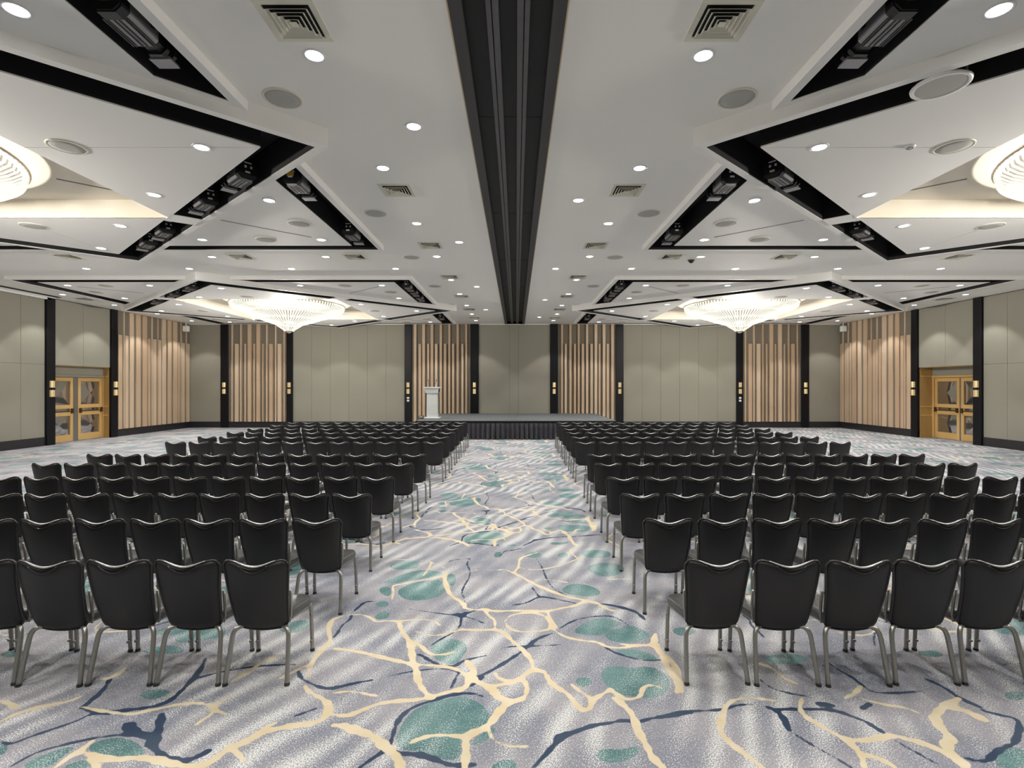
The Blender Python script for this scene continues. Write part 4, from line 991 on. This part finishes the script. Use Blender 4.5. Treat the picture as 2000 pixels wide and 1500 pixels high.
# ================================================================== CHAIRS
def chair_parts():
    parts = []
    # back shell: grid sheet with thickness, flared to the top, dipped top edge
    nu, nv = 16, 16
    def pt(u, v, off):
        ztop = .888 - .048 * (.5 + .5 * math.cos(PI * min(1, abs(u) / .86))) - .010 * max(0, abs(u) - .86) / .14
        zbot = .350 + .020 * u * u
        hw_ = .186 + (.230 - .186) * v
        vv = v
        # rounded corners (superellipse shrink near the ends)
        cr = .10
        e = max(0.0, (abs(u) - (1 - .26)) / .26)
        z = zbot + (ztop - zbot) * vv
        drop = .034 * (1 - math.sqrt(max(0, 1 - e * e)))
        z += drop * max(0, (.5 - vv) * 2) ** 2.2 * 1.0 - drop * max(0, (vv - .5) * 2) ** 2.2
        x = u * hw_
        t_ = (z - .35) / .535
        y = -.115 - .140 * t_ - .02 * math.sin(PI * t_) + .045 * (u * u) * (.55 + .45 * t_) - .02
        return (x, y + off, z)
    b = MB(); vs = []; fs = []
    def sheet(th, shrink):
        o = len(vs)
        for j in range(nv + 1):
            for i in range(nu + 1):
                u = -1 + 2 * i / nu; v = j / nv
                edge = min(1 - abs(u), 2 * min(v, 1 - v))
                k = min(1.0, edge / .10); k = math.sqrt(max(0, 1 - (1 - k) ** 2))
                vs.append(pt(u, v, th * (.35 + .65 * k)))
        return o
    o1 = sheet(-.024, 0); o2 = sheet(.030, 0)
    for j in range(nv):
        for i in range(nu):
            a = j * (nu + 1) + i
            fs.append((o1 + a, o1 + a + 1, o1 + a + nu + 2, o1 + a + nu + 1)); fs.append((o2 + a, o2 + a + nu + 1, o2 + a + nu + 2, o2 + a + 1))
    ring = [i for i in range(nu + 1)] + [j * (nu + 1) + nu for j in range(1, nv + 1)] + [nv * (nu + 1) + i for i in range(nu - 1, -1, -1)] + [j * (nu + 1) for j in range(nv - 1, 0, -1)]
    for k in range(len(ring)):
        a, c = ring[k], ring[(k + 1) % len(ring)]; fs.append((o1 + a, o2 + a, o2 + c, o1 + c))
    b.add(vs, fs); me = b.mesh('backrest', M_vinyl, True, recalc=True); parts.append(('backrest', me, None))
    # piping round the rim
    per = [(-1 + 2 * i / 28, 1) for i in range(29)] + [(1, 1 - j / 18) for j in range(1, 19)] + [(1 - 2 * i / 20, 0) for i in range(1, 21)] + [(-1, j / 18) for j in range(1, 18)]
    parts.append(('piping', MB().tube([pt(u, v, -.008) for u, v in per], .0065, 6, closed=True).mesh('piping', M_trim, True), 'backrest'))
    # grip: bright strip along the dip with a dark crescent beneath it
    us = [-.44 + .88 * i / 16 for i in range(17)]
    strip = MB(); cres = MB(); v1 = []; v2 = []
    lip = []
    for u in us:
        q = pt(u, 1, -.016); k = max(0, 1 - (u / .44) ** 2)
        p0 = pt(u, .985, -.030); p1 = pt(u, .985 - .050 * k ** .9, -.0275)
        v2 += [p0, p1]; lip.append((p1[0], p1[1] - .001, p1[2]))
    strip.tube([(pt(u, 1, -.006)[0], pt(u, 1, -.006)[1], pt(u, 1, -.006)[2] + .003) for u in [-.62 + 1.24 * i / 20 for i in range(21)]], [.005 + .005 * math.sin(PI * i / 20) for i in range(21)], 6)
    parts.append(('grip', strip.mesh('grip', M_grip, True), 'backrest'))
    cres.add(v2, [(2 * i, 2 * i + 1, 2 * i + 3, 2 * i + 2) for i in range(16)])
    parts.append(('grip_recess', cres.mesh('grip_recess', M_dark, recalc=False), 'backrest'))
    parts.append(('grip_lip', MB().tube(lip, .004, 5).mesh('grip_lip', M_trim, True), 'backrest'))
    # seat cushion
    out = []
    def rr(y0, y1, w0, w1, r0, r1, n=6):
        P = []
        for (cx_, cy_, r, a0) in ((w1 - r1, y1 - r1, r1, 0), (-w1 + r1, y1 - r1, r1, PI / 2), (-w0 + r0, y0 + r0, r0, PI), (w0 - r0, y0 + r0, r0, 1.5 * PI)):
            for i in range(n + 1): P.append((cx_ + r * math.cos(a0 + PI / 2 * i / n), cy_ + r * math.sin(a0 + PI / 2 * i / n)))
        return P
    base = rr(-.105, .255, .19, .228, .05, .10)
    vs = []; n = len(base); lev = [(.392, .93), (.402, .985), (.425, 1.0), (.448, .985), (.462, .94), (.470, .80), (.474, .45)]
    for z, k in lev:
        for p in base: vs.append((p[0] * k, .03 + (p[1] - .03) * k, z - (.012 * max(0, (p[1] - .12)) / .13 if z > .44 else 0)))
    fs = [(l * n + i, l * n + (i + 1) % n, (l + 1) * n + (i + 1) % n, (l + 1) * n + i) for l in range(len(lev) - 1) for i in range(n)]
    fs += [tuple(range(n))[::-1], tuple((len(lev) - 1) * n + i for i in range(n))]
    parts.append(('seat', MB().add(vs, fs).mesh('seat', M_seat, True), None))
    fr = [(p[0] * .93, p[1] * .97, .382) for p in rr(-.10, .235, .17, .215, .04, .08, 4)]
    parts.append(('seat_frame', MB().tube(fr, .011, 6, closed=True).mesh('seat_frame', M_leg, True), None))
    for s in (-1, 1):
        bs = [(s * .150, -.08, .385), (s * .165, -.075, .375), (s * .176, -.078, .42), (s * .188, -.105, .53), (s * .198, -.135, .63)]
        parts.append(('back_support', MB().tube(bs, .010, 6).mesh('back_support', M_leg, True), None))
        rl = [(s * .10, -.10, .372), (s * .155, -.135, .372), (s * .182, -.155, .362), (s * .197, -.168, .330), (s * .202, -.180, .27), (s * .216, -.236, .012)]
        parts.append(('leg', MB().tube(chaikin3(rl), .0165, 8).mesh('leg', M_leg, True), None))
        fl = [(s * .19, .19, .385), (s * .204, .215, .378), (s * .209, .222, .34), (s * .213, .236, .012)]
        lm = MB().tube(chaikin3(fl), .0150, 8)
        for zz in (.30, .09): lm.tube([(s * .213, .205, zz), (s * .213, .228, zz)], .010, 6)
        parts.append(('leg', lm.mesh('leg', M_leg, True), None))
        gl = MB(); gl.tube([(s * .2165, -.2375, .0), (s * .2160, -.236, .016)], .019, 8); gl.tube([(s * .2130, .2365, .0), (s * .213, .236, .016)], .018, 8)
        parts.append(('foot_glide', gl.mesh('foot_glide', M_glide), None))
    return parts
def chaikin3(p):
    for _ in range(2):
        q = [p[0]]
        for i in range(len(p) - 1):
            a, c = p[i], p[i + 1]
            q += [tuple(a[k] * .75 + c[k] * .25 for k in range(3)), tuple(a[k] * .25 + c[k] * .75 for k in range(3))]
        p = q + [p[-1]]
    return p
CP = chair_parts()
ROWS = [3.57, 4.69, 5.80, 6.88, 8.12, 9.20, 11.25, 12.42, 13.65, 14.85, 16.2, 17.4]
LI = [1.83, 1.83, 1.87, 1.87, 1.86, 1.84, 1.83, 1.84, 1.85, 1.86, 1.87, 1.88]
LP = [.480, .500, .500, .505, .51, .515, .515, .515, .515, .52, .52, .52]
RI = [1.415, 1.40, 1.41, 1.44, 1.465, 1.50, 1.52, 1.54, 1.55, 1.56, 1.57, 1.58]
RP = [.492, .505, .505, .51, .513, .513, .511, .509, .509, .509, .509, .509]
rnd = random.Random(11)
for r, d in enumerate(ROWS):
    if r < 6: rn = 'nearest row' if r == 0 else f'{nth(r + 1)} row from the camera'
    else: rn = f'row beside the stage' if r == 11 else f'{nth(12 - r)} row from the stage'
    for side, sg, inn, pit in (('left', -1, LI[r], LP[r]), ('right', 1, RI[r], RP[r])):
        for k in range(12):
            x = sg * (inn + k * pit) + CAMX + rnd.uniform(-.006, .006) * (0 if r == 0 else 1)
            at = 'at the aisle' if k == 0 else ('outermost' if k == 11 else f'{nth(k + 1)} from the aisle')
            t = thing('banquet_chair', f'black banquet chair in the {side} block, {rn}, {at}', 'chair', (x, d + .262 + rnd.uniform(-.012, .012), 0), rnd.uniform(-.014, .014), f'{side} block of black banquet chairs')
            bk = None
            for n, me, par in CP:
                o = link(n, me, bk if par else t)
                if n == 'backrest': bk = o
